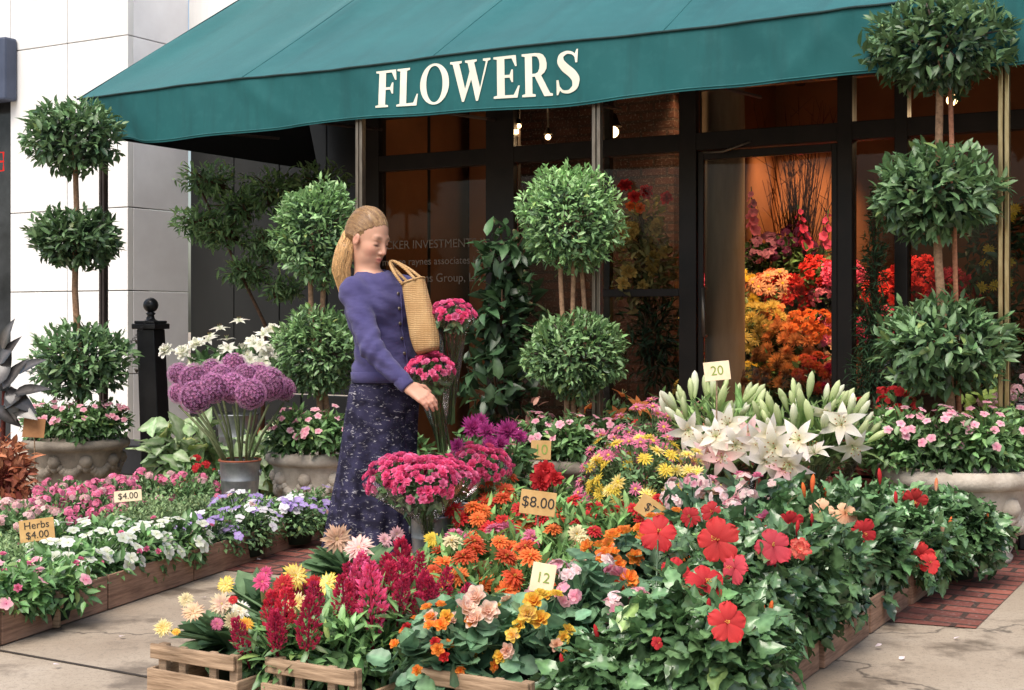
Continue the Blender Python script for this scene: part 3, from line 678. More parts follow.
b = MB()
uvbox(b, O[0] + .45, UR - .03, 6.55, 6.58, ZB + .1, ZB + .13, O)
for a in np.linspace(O[0] + .5, UR - .05, 7):
    b.tube([(a - O[0], .07, ZB + .12), (a - O[0], 1.5, ZB + .2)], .012, 5)
part(aw, 'frame', b, M_DKPOLE, False)
for px, mt in ((103, M_DKPOLE), (360, M_STEEL), (597, M_STEEL), (1004, M_BRASS)):
    a = Upx(px, 6.56); b = MB()
    hw = .019
    for s in (-1, 1): uvbox(b, a + s * .014 - .011, a + s * .014 + .011, 6.545, 6.585, .006, 2.56, O)
    uvbox(b, a - .04, a + .04, 6.53, 6.60, .005, .02, O)
    part(aw, 'pole', b, mt, False, .004)

# serif letters as outlines, cap height 1
LET = {
 'F': (.62, [[(0, 0), (.38, 0), (.38, .05), (.29, .07), (.29, .47), (.42, .47), (.47, .36), (.51, .36), (.51, .66), (.47, .66), (.42, .54), (.29, .54), (.29, .93), (.46, .93), (.56, .72), (.6, .72), (.58, 1), (0, 1), (0, .95), (.09, .93), (.09, .07), (0, .05)]]),
 'L': (.64, [[(0, 0), (.6, 0), (.64, .3), (.6, .3), (.5, .08), (.29, .07), (.29, .93), (.38, .95), (.38, 1), (0, 1), (0, .95), (.09, .93), (.09, .07), (0, .05)]]),
 'W': (1.24, [[(0, 1), (.36, 1), (.36, .95), (.28, .93), (.47, .30), (.60, .72), (.54, .93), (.46, .95), (.46, 1), (.82, 1), (.82, .95), (.74, .93), (.92, .30), (1.10, .93), (1.01, .95), (1.01, 1), (1.24, 1), (1.24, .95), (1.16, .93), (.86, -.02), (.80, -.02), (.652, .52), (.44, -.02), (.38, -.02), (.08, .93), (0, .95)]]),
 'E': (.68, [[(0, 0), (.62, 0), (.68, .28), (.64, .28), (.52, .07), (.29, .07), (.29, .48), (.42, .48), (.47, .37), (.51, .37), (.51, .67), (.47, .67), (.42, .55), (.29, .55), (.29, .93), (.48, .93), (.57, .74), (.61, .74), (.59, 1), (0, 1), (0, .95), (.09, .93), (.09, .07), (0, .05)]]),
 'R': (.86, [[(0, 0), (.38, 0), (.38, .05), (.29, .07), (.29, .46), (.36, .46), (.62, 0), (.86, 0), (.86, .05), (.78, .07), (.54, .48), (.63, .54), (.69, .63), (.70, .74), (.67, .86), (.60, .95), (.50, .99), (.38, 1), (0, 1), (0, .95), (.09, .93), (.09, .07), (0, .05)],
               [(.29, .53), (.38, .53), (.45, .56), (.49, .64), (.50, .74), (.48, .84), (.43, .91), (.37, .93), (.29, .93)]])}
th = np.linspace(0, 2 * PI, 40, endpoint=False)
LET['O'] = (.88, [[(.44 + .44 * math.cos(a), .5 + .52 * math.sin(a)) for a in th], [(.44 + .25 * math.cos(a), .5 + .46 * math.sin(a)) for a in th]])
sc_ = np.array([(.50, .80), (.43, .92), (.28, .955), (.14, .88), (.13, .74), (.24, .60), (.40, .47), (.50, .33), (.48, .15), (.33, .05), (.16, .07), (.07, .22)]); sw = np.array([.03, .06, .07, .12, .17, .2, .2, .19, .14, .08, .06, .03])
tt = np.linspace(0, 11, 60); sx = np.interp(tt, np.arange(12), sc_[:, 0]); sy = np.interp(tt, np.arange(12), sc_[:, 1]); sW = np.interp(tt, np.arange(12), sw)
for _ in range(3):
    sx[1:-1] = (sx[:-2] + 2 * sx[1:-1] + sx[2:]) / 4; sy[1:-1] = (sy[:-2] + 2 * sy[1:-1] + sy[2:]) / 4
tg = nrm(np.stack([np.gradient(sx), np.gradient(sy)], -1)); nn_ = np.stack([-tg[:, 1], tg[:, 0]], -1)
up_ = np.stack([sx, sy], -1) + nn_ * sW[:, None] / 2; dn_ = np.stack([sx, sy], -1) - nn_ * sW[:, None] / 2
spans = {0: ('F', 375, 395.7), 1: ('L', 395.7, 416.7), 2: ('O', 418.7, 448.3), 3: ('W', 449, 488.7), 4: ('E', 491.7, 517.7), 5: ('R', 520, 550.7), 6: ('S', 553.3, 578.3)}
for i, (ch, p0, p1) in spans.items():
    u0, u1 = Upx(p0, 6.47), Upx(p1, 6.47); b = MB()
    def put(pts, tris, dz=0):
        pts = np.asarray(pts, float); w = LET[ch][0] if ch in LET else .58
        a = u0 + pts[:, 0] / w * (u1 - u0); t = (.062 + pts[:, 1] * .225) / (ZT - ZB)
        q = np.array([val(np.array([x]), y)[0] for x, y in zip(a, t)]); q[:, 1] -= .0045 + dz
        b.add(q, None, tris)
    def dens(lp):
        o_ = []
        for (x0, y0), (x1, y1) in zip(lp, lp[1:] + lp[:1]):
            k = max(1, int(math.hypot(x1 - x0, y1 - y0) / .12))
            o_ += [(x0 + (x1 - x0) * j / k, y0 + (y1 - y0) * j / k) for j in range(k)]
        return o_
    if ch == 'S':
        n_ = len(up_); put(np.vstack([up_, dn_]), [t for j in range(n_ - 1) for t in ((j, j + 1, n_ + j), (j + 1, n_ + j + 1, n_ + j))])
        put([(.485, .70), (.53, .70), (.55, 1.0), (.515, 1.0), (.46, .88)], [(0, 1, 2), (0, 2, 3), (0, 3, 4)], .0006)
        put([(.03, 0), (.065, 0), (.12, .11), (.08, .34), (.03, .34)], [(0, 1, 2), (0, 2, 3), (0, 3, 4)], .0006)
    else:
        loops = [dens(lp) for lp in LET[ch][1]]
        tris = tessellate_polygon([[Vector((x, y, 0)) for x, y in lp] for lp in loops])
        put([p for lp in loops for p in lp], [tuple(t) for t in tris])
    part(aw, 'letter', b, M_CREAM, False)

# ---- bollards
def bollard(loc, h, label, lean=0.0):
    t = thing('bollard', label, 'bollard', loc, UROT + .2, None); w = .085
    b = MB(); b.add([(x * w * .9, y * w * .9, .012) for x, y in ((-1, -1), (1, -1), (1, 1), (-1, 1))] + [(x * w * .82 + lean, y * w * .82, h * .83) for x, y in ((-1, -1), (1, -1), (1, 1), (-1, 1))], [[0, 1, 5, 4], [1, 2, 6, 5], [2, 3, 7, 6], [3, 0, 4, 7], [4, 5, 6, 7]])
    part(t, 'post', b, M_BLACK, False, .008)
    b = MB(); b.box((lean, 0, h * .845), (w * 2.2, w * 2.2, h * .03)); b.box((lean, 0, h * .868), (w * 1.9, w * 1.9, h * .016)); part(t, 'cap', b, M_BLACK, False, .006)
    b = MB(); b.lathe([(.05, h * .876), (.03, h * .885), (.022, h * .905), (.035, h * .915), (.02, h * .925)], 16, (lean, 0, 0)); b.ball((lean, 0, h * .962), h * .042, 16); part(t, 'finial', b, M_BLACK)
    for z in (.76, .6):
        b = MB(); b.tube([(-.075 + lean, -.03, h * z), (-.095 + lean, -.05, h * z + .01), (-.09 + lean, -.03, h * z - .01)], .008, 6); part(t, 'eyelet', b, M_STEEL)
    return t
bollard(P(157, 9.35), 1.25, 'black square bollard with ball finial beside the white stone corner', -.05)
bollard(P(1035, 6.5), .82, 'short black bollard at the right edge behind the stone urn')
b = MB(); p0, p1 = P(148, 9.3, 318), P(110, 9.0, 338)
ct = thing('chain', 'thin black chain hanging from the bollard towards the dark awning pole', 'chain', p0)
for i in range(22):
    t = i / 21; c = p0 * (1 - t) + p1 * t - np.array([0, 0, .10 * math.sin(PI * t)]) - p0
    a = np.linspace(0, 2 * PI, 9); e = np.stack([.012 * np.cos(a), .006 * np.sin(a) * (i % 2), .006 * np.sin(a) * (1 - i % 2)], -1)
    b.tube(c + e, .0022, 4, cap=False)
part(ct, 'link', b, M_BLACK)
ct.children[0]['kind'] = 'stuff'
t = thing('plinth', 'low dark plinth block at the foot of the black bollard', 'plinth', P(140, 9.75), UROT)
b = MB(); b.box((0, 0, .1), (.5, .3, .2)); b.box((0, 0, .21), (.53, .33, .02)); part(t, 'block', b, M_BASE, False, .01)

# ---- urns and topiaries
def urn(loc, r, h, label, mat, flare=1.0):
    t = thing('stone_urn', label, 'urn', loc, 0, 'round stone urns under the topiaries')
    b = MB(); b.lathe([(.001, .003), (r * .66, .003), (r * .68, h * .06), (r * .64, h * .09), (r * .70, h * .2), (r * .80, h * .5), (r * .87, h * .74), (r * .9, h * .80)], 40); part(t, 'bowl', b, mat)
    b = MB(); b.lathe([(r * .9, h * .80), (r * .97, h * .82), (r * 1.02, h * .87), (r * 1.02, h * .93), (r * .98, h * .985), (r * .92, h), (r * .86, h * .97), (r * .84, h * .86), (.001, h * .86)], 40); part(t, 'rim', b, mat)
    b = MB(); n = 9
    for i in range(n):
        a0 = i / n * 2 * PI
        for j in range(9):
            s = j / 8 - .5; a = a0 + s * 2 * PI / n * .9; z = h * (.60 - .20 * (1 - (2 * s) ** 2)); rr = r * np.interp(z / h, [.2, .5, .74], [.70, .80, .87])
            k = .030 * (1.25 - abs(s)) * r / .3; b.ball((rr * math.cos(a), rr * math.sin(a), z), k, 8, (.5, .5, .5), 0, (1, 1, .9))
        a = a0 + PI / n; rr = r * .83; b.ball((rr * math.cos(a), rr * math.sin(a), h * .62), .042 * r / .3, 8); b.ball((rr * .98 * math.cos(a), rr * .98 * math.sin(a), h * .5), .028 * r / .3, 8)
    part(t, 'garland', b, mat)
    return t
def topiary(loc, zbase, balls, tpl, L, n, label, c0, c1, trunks=1, stake=False, mat=None, lo=-1.0):
    """balls: (dx, dy, z, rx, rz)"""
    t = thing('topiary_tree', label, 'topiary', (loc[0], loc[1], zbase), 0, 'clipped ball topiaries')
    b = MB(); top = balls[-1][2] - zbase
    for k in range(trunks):
        ox = (k - (trunks - 1) / 2) * .05; zs = np.linspace(0, top, 9)
        bx = np.interp(zs, [0] + [q[2] - zbase for q in balls], [0] + [q[0] for q in balls])
        b.tube(np.stack([bx + ox + .012 * np.sin(zs * 5 + k * 2), .012 * np.cos(zs * 4 + k) + k * .02, zs], -1), np.linspace(.024, .016, 9) / (1 + .25 * (trunks - 1)), 9, lin(150, 118, 92))
    part(t, 'trunk', b, M_BARK)
    if stake:
        b = MB(); b.tube([(.045, .01, 0), (balls[-1][0] + .045, .01, top)], .014, 4, lin(176, 120, 92)); part(t, 'stake', b, M_BARK)
    for dx, dy, z, rx, rz in balls:
        b = MB(); c = (dx, dy, z - zbase)
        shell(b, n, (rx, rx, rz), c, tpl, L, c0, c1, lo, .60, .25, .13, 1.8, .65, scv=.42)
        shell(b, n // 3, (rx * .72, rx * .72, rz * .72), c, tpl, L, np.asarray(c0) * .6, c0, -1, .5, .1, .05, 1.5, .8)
        k = 46; d = sph(k, lo); tip = d * np.array([rx, rx, rz]) * R.uniform(1.0, 1.10, (k, 1)) + np.array(c)   # stray shoots
        for q, dd in zip(tip, d):
            m5 = 5; pp = q[None] - dd[None] * np.linspace(0, .06, m5)[:, None]; dr = nrm(dd[None] + R.normal(0, .45, (m5, 3)) + [0, 0, .4])
            b.inst(tpl, frames(dr, np.tile([0, 0, 1.], (m5, 1)) + R.normal(0, .4, (m5, 3))), pp, L * R.uniform(.7, 1.0, m5), jit(c1, m5), jit(c1, m5) * 1.5)
        for _ in range(8):
            d = sph(1)[0]; b.tube([c, np.array(c) + d * [rx * .4, rx * .4, rz * .4], np.array(c) + d * [rx * .85, rx * .85, rz * .85]], [.012, .008, .004], 5, lin(90, 70, 54))
        part(t, 'crown', b, mat or M_LEAF)
    return t
PXM = lambda Y: Y / F
def balls_px(Y, px0, lst):
    return [((px - px0) * PXM(Y), 0, CH - (py - HY) * PXM(Y), rx * PXM(Y), rz * PXM(Y)) for px, py, rx, rz in lst]
YL, YML, YM, YR = 8.7, 7.6, 7.15, 6.25
BAY0, BAY1 = np.array([.014, .05, .016]), np.array([.11, .22, .065])
FIC0, FIC1 = np.array([.03, .085, .025]), np.array([.18, .34, .09])
urn(P(76, YL), .33, .345, 'low stone urn of pink vinca under the topiary at far left', M_STONEDK)
topiary(P(76, YL), .3, balls_px(YL, 76, [(80, 360, 48, 38), (75, 239, 44, 29), (73, 137, 46, 36)]), L_BAY, .066, 1300, 'three-ball topiary in front of the white stone wall at far left', BAY0, BAY1, 1)
urn(P(318, YML), .285, .37, 'stone urn with fruit garland just behind the woman', M_STONE)
topiary(P(326, YML), .33, balls_px(YML, 326, [(318, 350, 45, 44), (317, 233, 42, 52)]), L_BAY, .040, 2900, 'two-ball topiary behind the woman with the ponytail', FIC0, FIC1, 2)
urn(P(572, YM), .29, .38, 'stone urn partly hidden behind the bed below the middle topiary', M_STONEDK)
topiary(P(573, YM), .34, balls_px(YM, 573, [(575, 355, 54, 43), (570, 219, 53, 54)]), L_BAY, .038, 3200, 'two-ball topiary in the middle in front of the glass', FIC0, FIC1, 3)
urn(P(957, YR), .36, .43, 'broad stone urn at the right beside the brass awning pole', M_STONE)
topiary(P(952, YR), .38, balls_px(YR, 952, [(945, 345, 66, 47), (936, 192, 64, 44), (940, 44, 70, 48)]), L_BAY, .066, 1300, 'tall three-ball topiary with a red stake beside the brass pole', BAY0, BAY1, 1, True)

# ================================================================== CRATES
def crate(loc, w, d, h, label, mat, rz=UROT, rail=True, group='slatted wooden flower crates'):
    t = thing('flower_crate', label, 'crate', loc, rz, group); k = .011
    b = MB(); b.box((0, 0, .012), (w - .03, d - .03, .010)); part(t, 'base_board', b, mat, False, .002)
    for s in (-1, 1):
        b = MB(); hh = h * (.55 if rail else 1.0)
        b.box((R.normal(0, .003), s * (d / 2 - k / 2), hh / 2 + .004), (w, k, hh), None); 
        if rail: b.box((-.008, s * (d / 2 - k * 1.6), h * .86), (w * .93, k, h * .26))
        part(t, 'front_board' if s < 0 else 'back_board', b, mat, False, .003)
        b = MB(); b.box((s * (w / 2 - k / 2 - (0 if not rail else .004)), 0, hh / 2 + .004), (k, d - 2 * k - .002, hh)); part(t, 'side_board', b, mat, False, .003)
        if rail:
            for q in (-1, 1):
                b = MB(); b.box((s * (w / 2 - .035), q * (d / 2 - k * 2.6 - .012), h * .5), (.030, .022, h * .97)); part(t, 'corner_post', b, mat, False, .003)
            if s < 0:
                for q in (-1, 1):
                    b = MB(); b.box((q * w * .17, -(d / 2 - k * 2.6 - .008), h * .5), (.026, .014, h * .95)); part(t, 'slat', b, mat, False, .002)
    return t
crate(UV(-2.70, 3.10), .34, .46, .165, 'wooden crate of gerberas at the lower left corner of the middle bed', M_WOOD)
crate(UV(-2.31, 3.14), .33, .46, .165, 'wooden crate of red celosia between the gerbera and begonia crates', M_WOOD)
crate(UV(-1.86, 3.26), .36, .46, .165, 'wooden crate of orange begonias at the front of the middle bed', M_WOOD)
for i, (a, v_, lb) in enumerate(((-1.49, 3.9, 'long wooden tray at the right front corner of the hibiscus bed'), (-1.48, 4.45, 'long wooden tray under the hibiscus, second along the right edge'),
        (-1.48, 5.0, 'long wooden tray under the hibiscus midway along the right edge'), (-1.47, 5.55, 'long wooden tray under the hibiscus beside the brick path bend'), (-1.45, 6.08, 'long wooden tray at the far right end of the hibiscus bed'))):
    crate(UV(a, v_), .42, .53, .12, lb, M_WOODGREY, UROT, False)
LD = nrm(np.array([.32, .947, 0])); LN = np.array([-LD[1], LD[0], 0]); LO = np.array([-1.72, 4.56, 0]); LROT = math.atan2(LD[1], LD[0])
lbs = ['wooden tray at the near left corner of the left bed', 'wooden tray under white impatiens, nearest the gerbera crate', 'wooden tray under white impatiens midway along the left bed', 'wooden tray under the violet pansies beside the path', 'wooden tray of pansies at the far end of the left bed by the skirt']
for i in range(5):
    p = LO + LD * (-.30 + i * .60) + LN * .20
    c_ = crate(p, .59, .40, .13, lbs[i], M_WOODGREY, LROT, False)
b = MB(); p = LO + LD * .27 + LN * .05; b.box((0, 0, .10), (.012, .17, .05)); b.box((0, -.06, .07), (.018, .025, .13)); b.box((0, .06, .07), (.018, .025, .13))
t = thing('crate_end', 'loose wooden crate end standing between the two near left trays', 'crate end', p, LROT + .2); part(t, 'board', b, M_WOOD, False, .003)

# ================================================================== COLOURS
RED, ORG, YEL, CRM = (.64, .010, .018), (.90, .20, .02), (.90, .66, .05), (.88, .76, .45)
PEACH, PINK, HOT, LPK = (.95, .60, .40), (.84, .22, .38), (.92, .11, .31), (.88, .52, .54)
WHT, VIO, MAG, CRI = (.86, .86, .82), (.36, .22, .58), (.62, .06, .34), (.62, .012, .08)
SCAR, ALL, PURP, DKORG = (.72, .022, .022), (.92, .46, .74), (.20, .03, .14), (.72, .09, .015)

# ================================================================== MIDDLE BED
G1 = 'potted gerberas in the front crates'
plant('gerbera_plant', 'cream and peach gerberas in the front left crate', 'flower', 182, 3.95, 'gerbera', .19, .26, G1, xb=[('daisy', PEACH, 193, 612, 3.9, .036, CRM), ('daisy', CRM, 186, 600, 3.98, .026), ('daisy', CRM, 163, 628, 3.9, .030, YEL), ('daisy', YEL, 176, 632, 3.85, .014, DKORG)], dens=1.2, base=UV(-2.74, 3.1), )
plant('gerbera_plant', 'pale cream and pink gerberas at the right of the front left crate', 'flower', 235, 4.0, 'gerbera', .19, .27, G1, xb=[('daisy', CRM, 222, 604, 4.05, .040, LPK), ('daisy', WHT, 240, 610, 4.05, .034, CRM), ('daisy', CRM, 232, 621, 3.95, .033), ('daisy', YEL, 246, 624, 3.9, .026, DKORG), ('daisy', YEL, 226, 585, 4.15, .031, CRM), ('daisy', PINK, 217, 624, 3.95, .022), ('daisy', RED, 233, 600, 4.0, .016)], dens=1.2, base=UV(-2.53, 3.18))
G2 = 'potted gerberas behind the red celosia'
plant('gerbera_plant', 'yellow gerberas standing behind the red celosia', 'flower', 300, 4.55, 'gerbera', .2, .26, G2, xb=[('daisy', YEL, 295, 576, 4.3, .048, CRM), ('daisy', YEL, 328, 584, 4.25, .044, CRM), ('daisy', CRM, 297, 604, 4.0, .040, YEL), ('daisy', YEL, 308, 588, 4.4, .03)], base=np.array([P(302, 4.5)[0], 4.5, 0]))
plant('gerbera_plant', 'pink and red gerberas left of the yellow ones', 'flower', 272, 4.5, 'gerbera', .2, .26, G2, xb=[('daisy', HOT, 262, 582, 4.3, .034), ('daisy', RED, 283, 585, 4.25, .04), ('daisy', RED, 315, 583, 4.3, .03), ('daisy', HOT, 266, 573, 4.6, .026)])
plant('gerbera_plant', 'salmon and blush gerberas beside the hem of the skirt', 'flower', 352, 5.2, 'gerbera', .22, .25, None, xb=[('daisy', PEACH, 337, 539, 5.2, .062), ('daisy', (.88, .62, .52), 359, 548, 5.1, .064, LPK), ('daisy', LPK, 385, 540, 5.3, .036), ('daisy', LPK, 397, 534, 5.4, .034)])
plant('gerbera_plant', 'single yellow gerbera by the metal bucket of pink bouquets', 'flower', 425, 5.1, 'gerbera', .21, .24, None, xb=[('daisy', YEL, 432, 540, 5.1, .036)])
GC = 'red celosia plants'
CB = lambda n: [('plume', CRI, n, .115, (.42, .01, .08))]
plant('celosia_plant', 'red celosia at the front left of the celosia crate', 'flower', 290, 3.9, 'celosia', .16, .24, GC, CB(2), [('plume', RED, 283, 610, 3.9, .13, CRI), ('plume', RED, 270, 612, 3.95, .12, CRI), ('plume', CRI, 276, 628, 3.85, .11)])
plant('celosia_plant', 'red celosia in the middle of the celosia crate front', 'flower', 338, 3.85, 'celosia', .16, .27, GC, CB(2), [('plume', CRI, 308, 625, 3.8, .15), ('plume', HOT, 352, 592, 3.95, .17, CRI), ('plume', CRI, 345, 602, 3.9, .14)])
plant('celosia_plant', 'tall red celosia with the brightest plumes, right of its crate', 'flower', 375, 3.95, 'celosia', .17, .33, GC, CB(5), [('plume', HOT, 372, 602, 3.9, .19, CRI), ('plume', HOT, 361, 578, 4.05, .14, CRI), ('plume', CRI, 386, 590, 4.0, .15)])
plant('celosia_plant', 'red celosia behind the first row, beside the brown card', 'flower', 395, 4.2, 'celosia', .18, .30, GC, CB(6), [('plume', CRI, 401, 568, 4.2, .17), ('plume', CRI, 386, 578, 4.2, .14)])
plant('celosia_plant', 'dark red celosia between the celosia crate and the begonias', 'flower', 425, 4.05, 'celosia', .17, .26, GC, CB(7))
plant('celosia_plant', 'red celosia at the back left of the celosia crate', 'flower', 345, 4.3, 'celosia', .16, .22, GC, CB(3))
GB = 'begonias in bloom'
plant('begonia_plant', 'begonia with a pale pink bloom cluster in the front crate', 'flower', 478, 3.78, 'begonia', .17, .30, GB, [('rose', (.86, .62, .52), 10, .024, PEACH)], [('rose', (.88, .70, .60), 477, 598, 3.75, .036, PEACH), ('rose', (.88, .70, .60), 465, 610, 3.72, .036, PEACH), ('rose', (.88, .70, .60), 488, 612, 3.72, .034, PEACH), ('rose', (.86, .66, .56), 476, 620, 3.7, .032, PEACH)])
plant('begonia_plant', 'begonia with orange blooms at the left end of the front crate', 'flower', 447, 3.75, 'begonia', .16, .27, GB, [('rose', ORG, 14, .018, YEL), ('rose', RED, 4, .016)], [('rose', YEL, 447, 617, 3.72, .022, ORG), ('rose', ORG, 441, 626, 3.7, .022, YEL), ('rose', ORG, 470, 622, 3.7, .020, YEL), ('rose', ORG, 438, 650, 3.62, .02, YEL), ('rose', SCAR, 445, 657, 3.62, .018)])
plant('begonia_plant', 'begonia with golden yellow blooms at the right of the front crate', 'flower', 533, 3.8, 'begonia', .17, .30, GB, [('rose', YEL, 14, .022, (.86, .42, .10)), ('rose', PEACH, 4, .02)], [('rose', YEL, 534, 602, 3.75, .03, ORG), ('rose', YEL, 528, 614, 3.72, .03, PEACH), ('rose', YEL, 540, 620, 3.72, .03, ORG), ('rose', YEL, 513, 635, 3.66, .022, PEACH)])
plant('begonia_plant', 'pink and white begonia left of the deep green hibiscus', 'flower', 588, 3.95, 'begonia', .17, .36, GB, [('cluster', LPK, 9, .045, PINK), ('cluster', (.86, .72, .70), 5, .04, LPK)])
plant('begonia_plant', 'bright orange begonia with grey green leaves amid the bed', 'flower', 636, 4.25, 'begonia', .18, .40, GB, [('rose', ORG, 16, .032, YEL)], [('rose', ORG, 634, 558, 4.2, .03, YEL), ('rose', ORG, 618, 565, 4.2, .03, YEL), ('rose', ORG, 628, 580, 4.1, .034, YEL), ('rose', DKORG, 617, 585, 4.1, .03, ORG)])
plant('begonia_plant', 'peach and orange begonia left of the large red hibiscus', 'flower', 672, 4.55, 'begonia', .18, .42, GB, [('rose', ORG, 8, .022, YEL), ('cluster', PEACH, 7, .03, LPK)])
plant('begonia_plant', 'small orange begonia between the zinnias and the deep green hibiscus', 'flower', 612, 4.55, 'begonia', .15, .33, GB, [('rose', ORG, 12, .03, YEL), ('rose', PEACH, 5, .026)])
plant('begonia_plant', 'white and shell pink begonia behind the largest scarlet bloom', 'flower', 730, 4.75, 'begonia', .16, .48, GB, [('cluster', (.88, .74, .70), 9, .045, LPK), ('rose', PEACH, 5, .026)])
plant('begonia_plant', 'blush pink begonia in front of the lilies', 'flower', 698, 5.2, 'begonia', .18, .47, GB, [('cluster', LPK, 8, .04, PINK), ('cluster', (.86, .70, .66), 6, .04, LPK)])
plant('begonia_plant', 'pale pink begonia under the middle of the lilies', 'flower', 752, 5.2, 'begonia', .18, .47, GB, [('cluster', (.86, .66, .62), 8, .04, LPK), ('rose', PINK, 5, .024)])
GZ = 'zinnias in the middle of the bed'
for px, Y, H, cols, lb in (
    (432, 4.75, .27, (ORG, DKORG), 'orange zinnia at the left end of the zinnia rows'), (478, 4.5, .29, (DKORG, ORG), 'deep orange zinnia behind the begonias'),
    (522, 4.55, .29, (ORG, (.80, .16, .1)), 'orange zinnia behind the card reading 12'), (462, 5.0, .29, (DKORG, CRM), 'zinnia with orange and cream blooms in the second row'),
    (505, 5.05, .30, (PINK, ORG), 'zinnia with coral pink blooms in the second row'), (548, 5.0, .30, (DKORG, ORG), 'burnt orange zinnia right of the second row'),
    (482, 5.5, .34, (SCAR, ORG), 'scarlet and orange zinnia beside the metal bucket'), (508, 5.6, .36, (DKORG, SCAR), 'scarlet zinnia in front of the card reading 8.00'),
    (545, 5.55, .33, (SCAR, DKORG), 'red zinnia right of the card reading 8.00'), (505, 5.95, .38, (DKORG, ORG), 'orange zinnia at the back behind the bucket'), (462, 5.25, .24, (PINK, PEACH), 'salmon zinnia in the left of the zinnia rows')):
    plant('zinnia_plant', lb, 'flower', px, Y, 'zinnia', .17, H, GZ, [('zinnia', cols[0], 6, .044, np.array(cols[0]) * .8), ('zinnia', cols[1], 3, .038)])
for px, Y, H, bl, lb in ((573, 5.35, .36, [('zinnia', RED, 5, .036), ('zinnia', CRM, 3, .038)], 'red and cream zinnia left of the tilted card'), (608, 5.3, .34, [('zinnia', RED, 6, .032), ('zinnia', SCAR, 2, .04)], 'red zinnia just left of the tilted card'),
    (638, 5.45, .36, [('zinnia', RED, 6, .036)], 'red zinnia beneath the tilted card'), (590, 5.7, .32, [('zinnia', SCAR, 6, .04), ('zinnia', PINK, 3, .036)], 'scarlet zinnia at the back in front of the chrysanthemums'), (590, 4.85, .28, [('zinnia', CRM, 2, .025)], 'green zinnia with few blooms left of the orange begonia'), (560, 4.6, .22, [], 'leafy green plant without blooms behind the card reading 12')):
    plant('zinnia_plant', lb, 'flower', px, Y, 'zinnia', .17, H, GZ, bl)
plant('canna_plant', 'deep scarlet flower rising above the card reading 8.00', 'flower', 552, 6.2, 'zinnia', .13, .42, None, xb=[('ruffle', RED, 545, 470, 6.2, .05), ('ruffle', RED, 540, 481, 6.15, .06), ('ruffle', RED, 555, 478, 6.15, .04)])
GM = 'bushy chrysanthemums before the lilies'
plant('chrysanthemum_plant', 'chrysanthemum with pink heads at the left of its row', 'flower', 618, 6.0, 'mum', .17, .55, GM, [('mum', PINK, 34, .038), ('mum', YEL, 8, .034)])
plant('chrysanthemum_plant', 'chrysanthemum with yellow heads in the middle of its row', 'flower', 645, 5.85, 'mum', .22, .56, GM, [('mum', YEL, 22, .040), ('mum', (.88, .72, .30), 14, .040, YEL), ('mum', PINK, 8, .036)])
plant('chrysanthemum_plant', 'chrysanthemum with pale yellow heads beside the white lilies', 'flower', 680, 5.9, 'mum', .19, .50, GM, [('mum', (.88, .74, .30), 24, .038, YEL)])
plant('chrysanthemum_plant', 'chrysanthemum with rosy heads behind the yellow ones', 'flower', 650, 6.35, 'mum', .22, .66, GM, [('mum', PINK, 40, .040)])
GP = 'purple chrysanthemums'
plant('chrysanthemum_plant', 'purple pompon chrysanthemum nearest the hanging bouquet', 'flower', 475, 6.6, 'bushy', .17, .56, GP, xb=[('pom', MAG, 472, 428, 6.55, .065), ('pom', MAG, 458, 447, 6.5, .05), ('pom', MAG, 487, 432, 6.5, .055), ('pom', MAG, 490, 445, 6.45, .045), ('pom', MAG, 480, 422, 6.7, .05)])
plant('chrysanthemum_plant', 'purple pompon chrysanthemum left of the middle stone urn', 'flower', 508, 6.6, 'bushy', .17, .54, GP, xb=[('pom', MAG, 508, 432, 6.55, .07), ('pom', MAG, 500, 444, 6.5, .05), ('pom', MAG, 519, 437, 6.6, .045)])

GH = 'hibiscus bushes with glossy leaves'
HX = {0: [('hibiscus', SCAR, 727, 623, 3.42, .060), ('hibiscus', RED, 657, 643, 3.35, .020), ('hibiscus', RED, 705, 583, 3.75, .068)], 1: [('hibiscus', RED, 658, 533, 4.2, .075, SCAR), ('hibiscus', RED, 675, 572, 3.9, .055)],
      2: [('hibiscus', SCAR, 718, 541, 3.9, .078), ('hibiscus', (.74, .05, .08), 735, 568, 3.85, .055)], 3: [('hibiscus', (.72, .04, .07), 773, 546, 4.1, .068), ('ruffle', SCAR, 800, 549, 4.1, .035, PEACH)],
      4: [('hibiscus', RED, 690, 517, 4.6, .045), ('hibiscus', RED, 712, 512, 4.6, .048)], 5: [('hibiscus', RED, 755, 530, 4.5, .05), ('hibiscus', RED, 790, 522, 4.7, .055), ('rose', PINK, 765, 518, 4.8, .03)],
      8: [('hibiscus', (.95, .64, .40), 822, 513, 5.1, .06, (.85, .30, .12)), ('hibiscus', (.95, .62, .38), 845, 514, 5.1, .055, (.85, .30, .12)), ('bud', ORG, 812, 493, 5.2, .07, DKORG), ('bud', ORG, 805, 498, 5.2, .06)], 9: [('hibiscus', RED, 863, 532, 5.0, .06)],
      10: [('hibiscus', SCAR, 921, 555, 5.3, .065), ('hibiscus', SCAR, 930, 563, 5.25, .05)], 11: [('hibiscus', SCAR, 915, 500, 5.7, .065), ('bud', SCAR, 880, 485, 5.8, .07), ('bud', RED, 896, 506, 5.6, .06)], 12: [('bud', ORG, 936, 492, 5.9, .06, PEACH), ('bud', PEACH, 942, 535, 5.5, .06)]}
